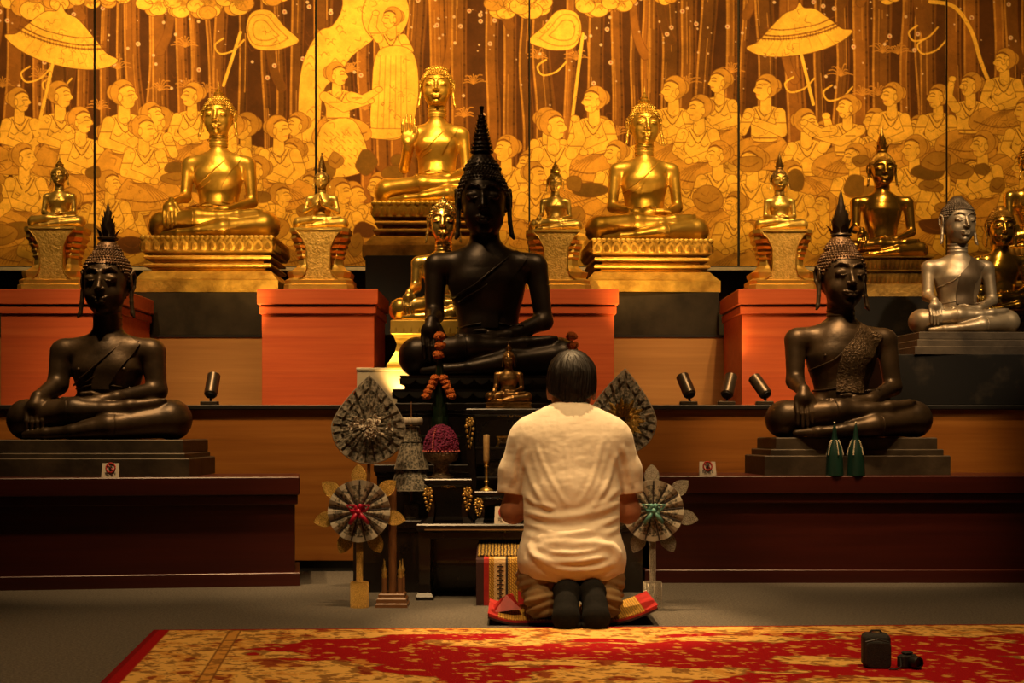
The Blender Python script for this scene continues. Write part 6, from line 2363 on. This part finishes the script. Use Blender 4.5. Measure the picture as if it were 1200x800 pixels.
# --- socks: each foot stands on its toes, sole towards the viewer
for s in (-1, 1):
    f = Field((s * .06 - .10, -.37, -.005), (s * .06 + .10, -.02, .25), .0034)
    ox_ = .020 + s * .040
    f.cone((ox_, -.225, .102), (ox_ + s * .006, -.268, .066), .0400, .0370, .02)
    f.cone((ox_ + s * .006, -.268, .066), (ox_ + s * .008, -.300, .034), .0370, .0430, .02, flat=(1, 1.2))
    f.cone((ox_ + s * .008, -.305, .030), (ox_ + s * .009, -.268, .016), .0400, .020, .02)
    f.cone((ox_, -.205, .104), (ox_ + s * .03, -.10, .086), .040, .042, .03)
    for k in range(5): f.cone((ox_ - .030 + .015 * k, -.300, .016), (ox_ - .030 + .015 * k, -.318, .010), .0095, .0095, .004)
    f.half(2, .001, False)
    V, Q = f.mesh()
    V[:, 2] += .012
    mesh_np('sock', V, Q, M['sock'], man)

# --- the thin kneeling mat, its right end turned up
mat_ = thing('kneeling_mat', 'thin red and gold patterned mat folded under the kneeling person', 'mat', (PX(664, 4.9), 4.9, 0))
mx0, mx1 = PX(572, 4.72) - PX(664, 4.9), PX(768, 4.75) - PX(664, 4.9)
my0, my1 = -.235, .185


def mat_strip(a, b, name, mat, z_off, th=.004, y0=my0, y1=my1):
    n = max(2, round((b - a) * 80))
    m = MB()
    rows = []
    for i in range(n + 1):
        t = a + (b - a) * i / n
        x = mx0 + (mx1 - mx0) * t
        up = .050 * max(0, (t - .70) / .30) ** 1.7 + .022 * max(0, (.16 - t) / .16) ** 1.5
        z = .002 + up + z_off
        rows.append([(x, y0, z), (x, y1, z), (x, y1, z + th), (x, y0, z + th)])
    v = [p for r in rows for p in r]
    f_ = [(3, 2, 1, 0), tuple(n * 4 + k for k in range(4))]
    for i in range(n):
        for k in range(4): f_.append((i * 4 + k, i * 4 + (k + 1) % 4, i * 4 + 4 + (k + 1) % 4, i * 4 + 4 + k))
    return m.add(v, f_).build(name, mat, mat_)


mat_strip(0, 1, 'underside', M['cloth_dark'], 0, .007)
mat_strip(0.005, .995, 'red_layer', M['cloth_red'], .007, .007, my0 + .002, my1 - .004)
mat_strip(.06, .925, 'brocade_top', M['brocade_gold'], .0143, .003, my0 + .006, my1 - .01)
mat_strip(.0, .06, 'red_end', M['cloth_red'], .0143, .003, my0 + .004, my1 - .006)
mat_strip(.925, 1.0, 'red_end', M['cloth_red'], .0143, .003, my0 + .004, my1 - .006)
# a loose red and gold fold lying on its left end
fl = MB()
fl.add([(mx0 + .02, -.13, .030), (mx0 + .11, -.12, .040), (mx0 + .10, .02, .040), (mx0 + .01, .03, .032), (mx0 + .06, -.09, .085), (mx0 + .08, .0, .080)],
       [(0, 1, 4), (1, 2, 5, 4), (2, 3, 5), (3, 0, 4, 5), (0, 3, 2, 1)])
fl.build('folded_corner', M['cloth_red'], mat_)
# ------------------------------------------------------------------ camera
cam = bpy.data.cameras.new('camera')
cam.lens, cam.sensor_width = 50, 36
cam.shift_y = (HOR - 400) / 1200
co = bpy.data.objects.new('camera', cam)
COL.objects.link(co)
co.location = (0, 0, EYE)
co.rotation_euler = (PI / 2, 0, 0)
scene.camera = co

# ------------------------------------------------------------------ light: warm track spots under the ceiling, small spots on the ledge
WARM = (1.0, .62, .27)
AMBER = (1.0, .55, .15)


def spot(name, p, target, watts, deg, blend=.6, size=.05, col=WARM):
    l = bpy.data.lights.new(name, 'SPOT')
    l.energy, l.spot_size, l.spot_blend, l.shadow_soft_size, l.color = watts, math.radians(deg), blend, size, col
    o = bpy.data.objects.new(name, l)
    COL.objects.link(o)
    o.location = p
    o.rotation_euler = (Vector(target) - Vector(p)).to_track_quat('-Z', 'Y').to_euler()
    return o


# mural washers
for x, e, tz in ((-2.9, 520, 2.7), (-1.6, 440, 2.6), (-.3, 490, 2.65), (1.0, 450, 2.55), (2.35, 340, 2.2)):
    spot('mural_spot', (x, 5.9, 4.3), (x + .05, 8.6, tz), e, 56, .9, .06, AMBER)
# ledge spots, aimed where the fixtures point
for (p, d), e in zip(LAMPS, (62, 70, 2, 5)):
    spot('ledge_spot', p + d * .02, p + d, e, 70, .8, .02, AMBER)
# statues in front
spot('statue_spot', (-1.75, 5.0, 4.3), (-1.58, 6.15, .85), 360, 34, .6)
spot('statue_spot', (.95, 4.5, 4.3), (1.43, 6.15, .95), 420, 22, .6)
spot('statue_spot', (2.6, 4.2, 3.6), (2.1, 6.7, 1.3), 380, 20, .6, .05, (1, .72, .42))
spot('statue_spot', (-.9, 4.8, 4.3), (-.36, 6.6, 1.5), 260, 12, .6, .05, AMBER)
# plinths and the small statues standing on them
for sx, tx, e in ((-2.2, -2.15, 300), (-1.1, -.92, 300), (.75, .40, 260), (1.6, 1.35, 330)):
    spot('plinth_spot', (sx, 4.6, 4.3), (tx, 6.9, 1.25), e, 24, .7, .05, WARM)
for sx, tx, e in ((-1.45, -1.55, 150), (.9, .72, 150), (2.1, 2.05, 200)):
    spot('statue_spot', (sx, 4.8, 4.3), (tx, 7.4, 1.9), e, 20, .7, .05, AMBER)
# man, altar and rug
spot('floor_spot', (.16, 5.75, 4.5), (.2, 4.80, .35), 1050, 18, .6, .03)
spot('floor_spot', (.30, 4.30, 4.3), (.2, 4.75, .4), 130, 30, .7, .04)
spot('ledge_spot', (PX(462, 6.43), 6.43, .80), (PX(510, 6.6), 6.66, 1.25), 5, 120, .8, .02, AMBER)
spot('altar_spot', (-.5, 4.3, 4.3), (-.33, 5.5, .45), 330, 24, .7, .05)
spot('altar_spot', (.9, 4.3, 4.3), (.50, 5.4, .45), 260, 18, .7, .05)
spot('floor_spot', (-.6, 3.2, 4.3), (-.4, 4.1, 0), 360, 52, .8, .06)
spot('floor_spot', (1.4, 3.2, 4.3), (1.2, 4.1, 0), 330, 52, .8, .06)
spot('panel_spot', (1.3, 5.1, 4.3), (1.15, 6.75, .7), 390, 44, .8, .06)
spot('panel_spot', (-1.2, 5.1, 4.3), (-1.0, 6.75, .7), 390, 44, .8, .06)

w = bpy.data.worlds.new('room_ambience')
w.use_nodes = True
w.node_tree.nodes['Background'].inputs[0].default_value = (1.0, .62, .30, 1)
w.node_tree.nodes['Background'].inputs[1].default_value = .012
scene.world = w
vs = scene.view_settings
vs.view_transform = 'Standard'
vs.look = 'None'
vs.gamma = 1.0
vs.exposure = 0.0
vs.use_curve_mapping = False
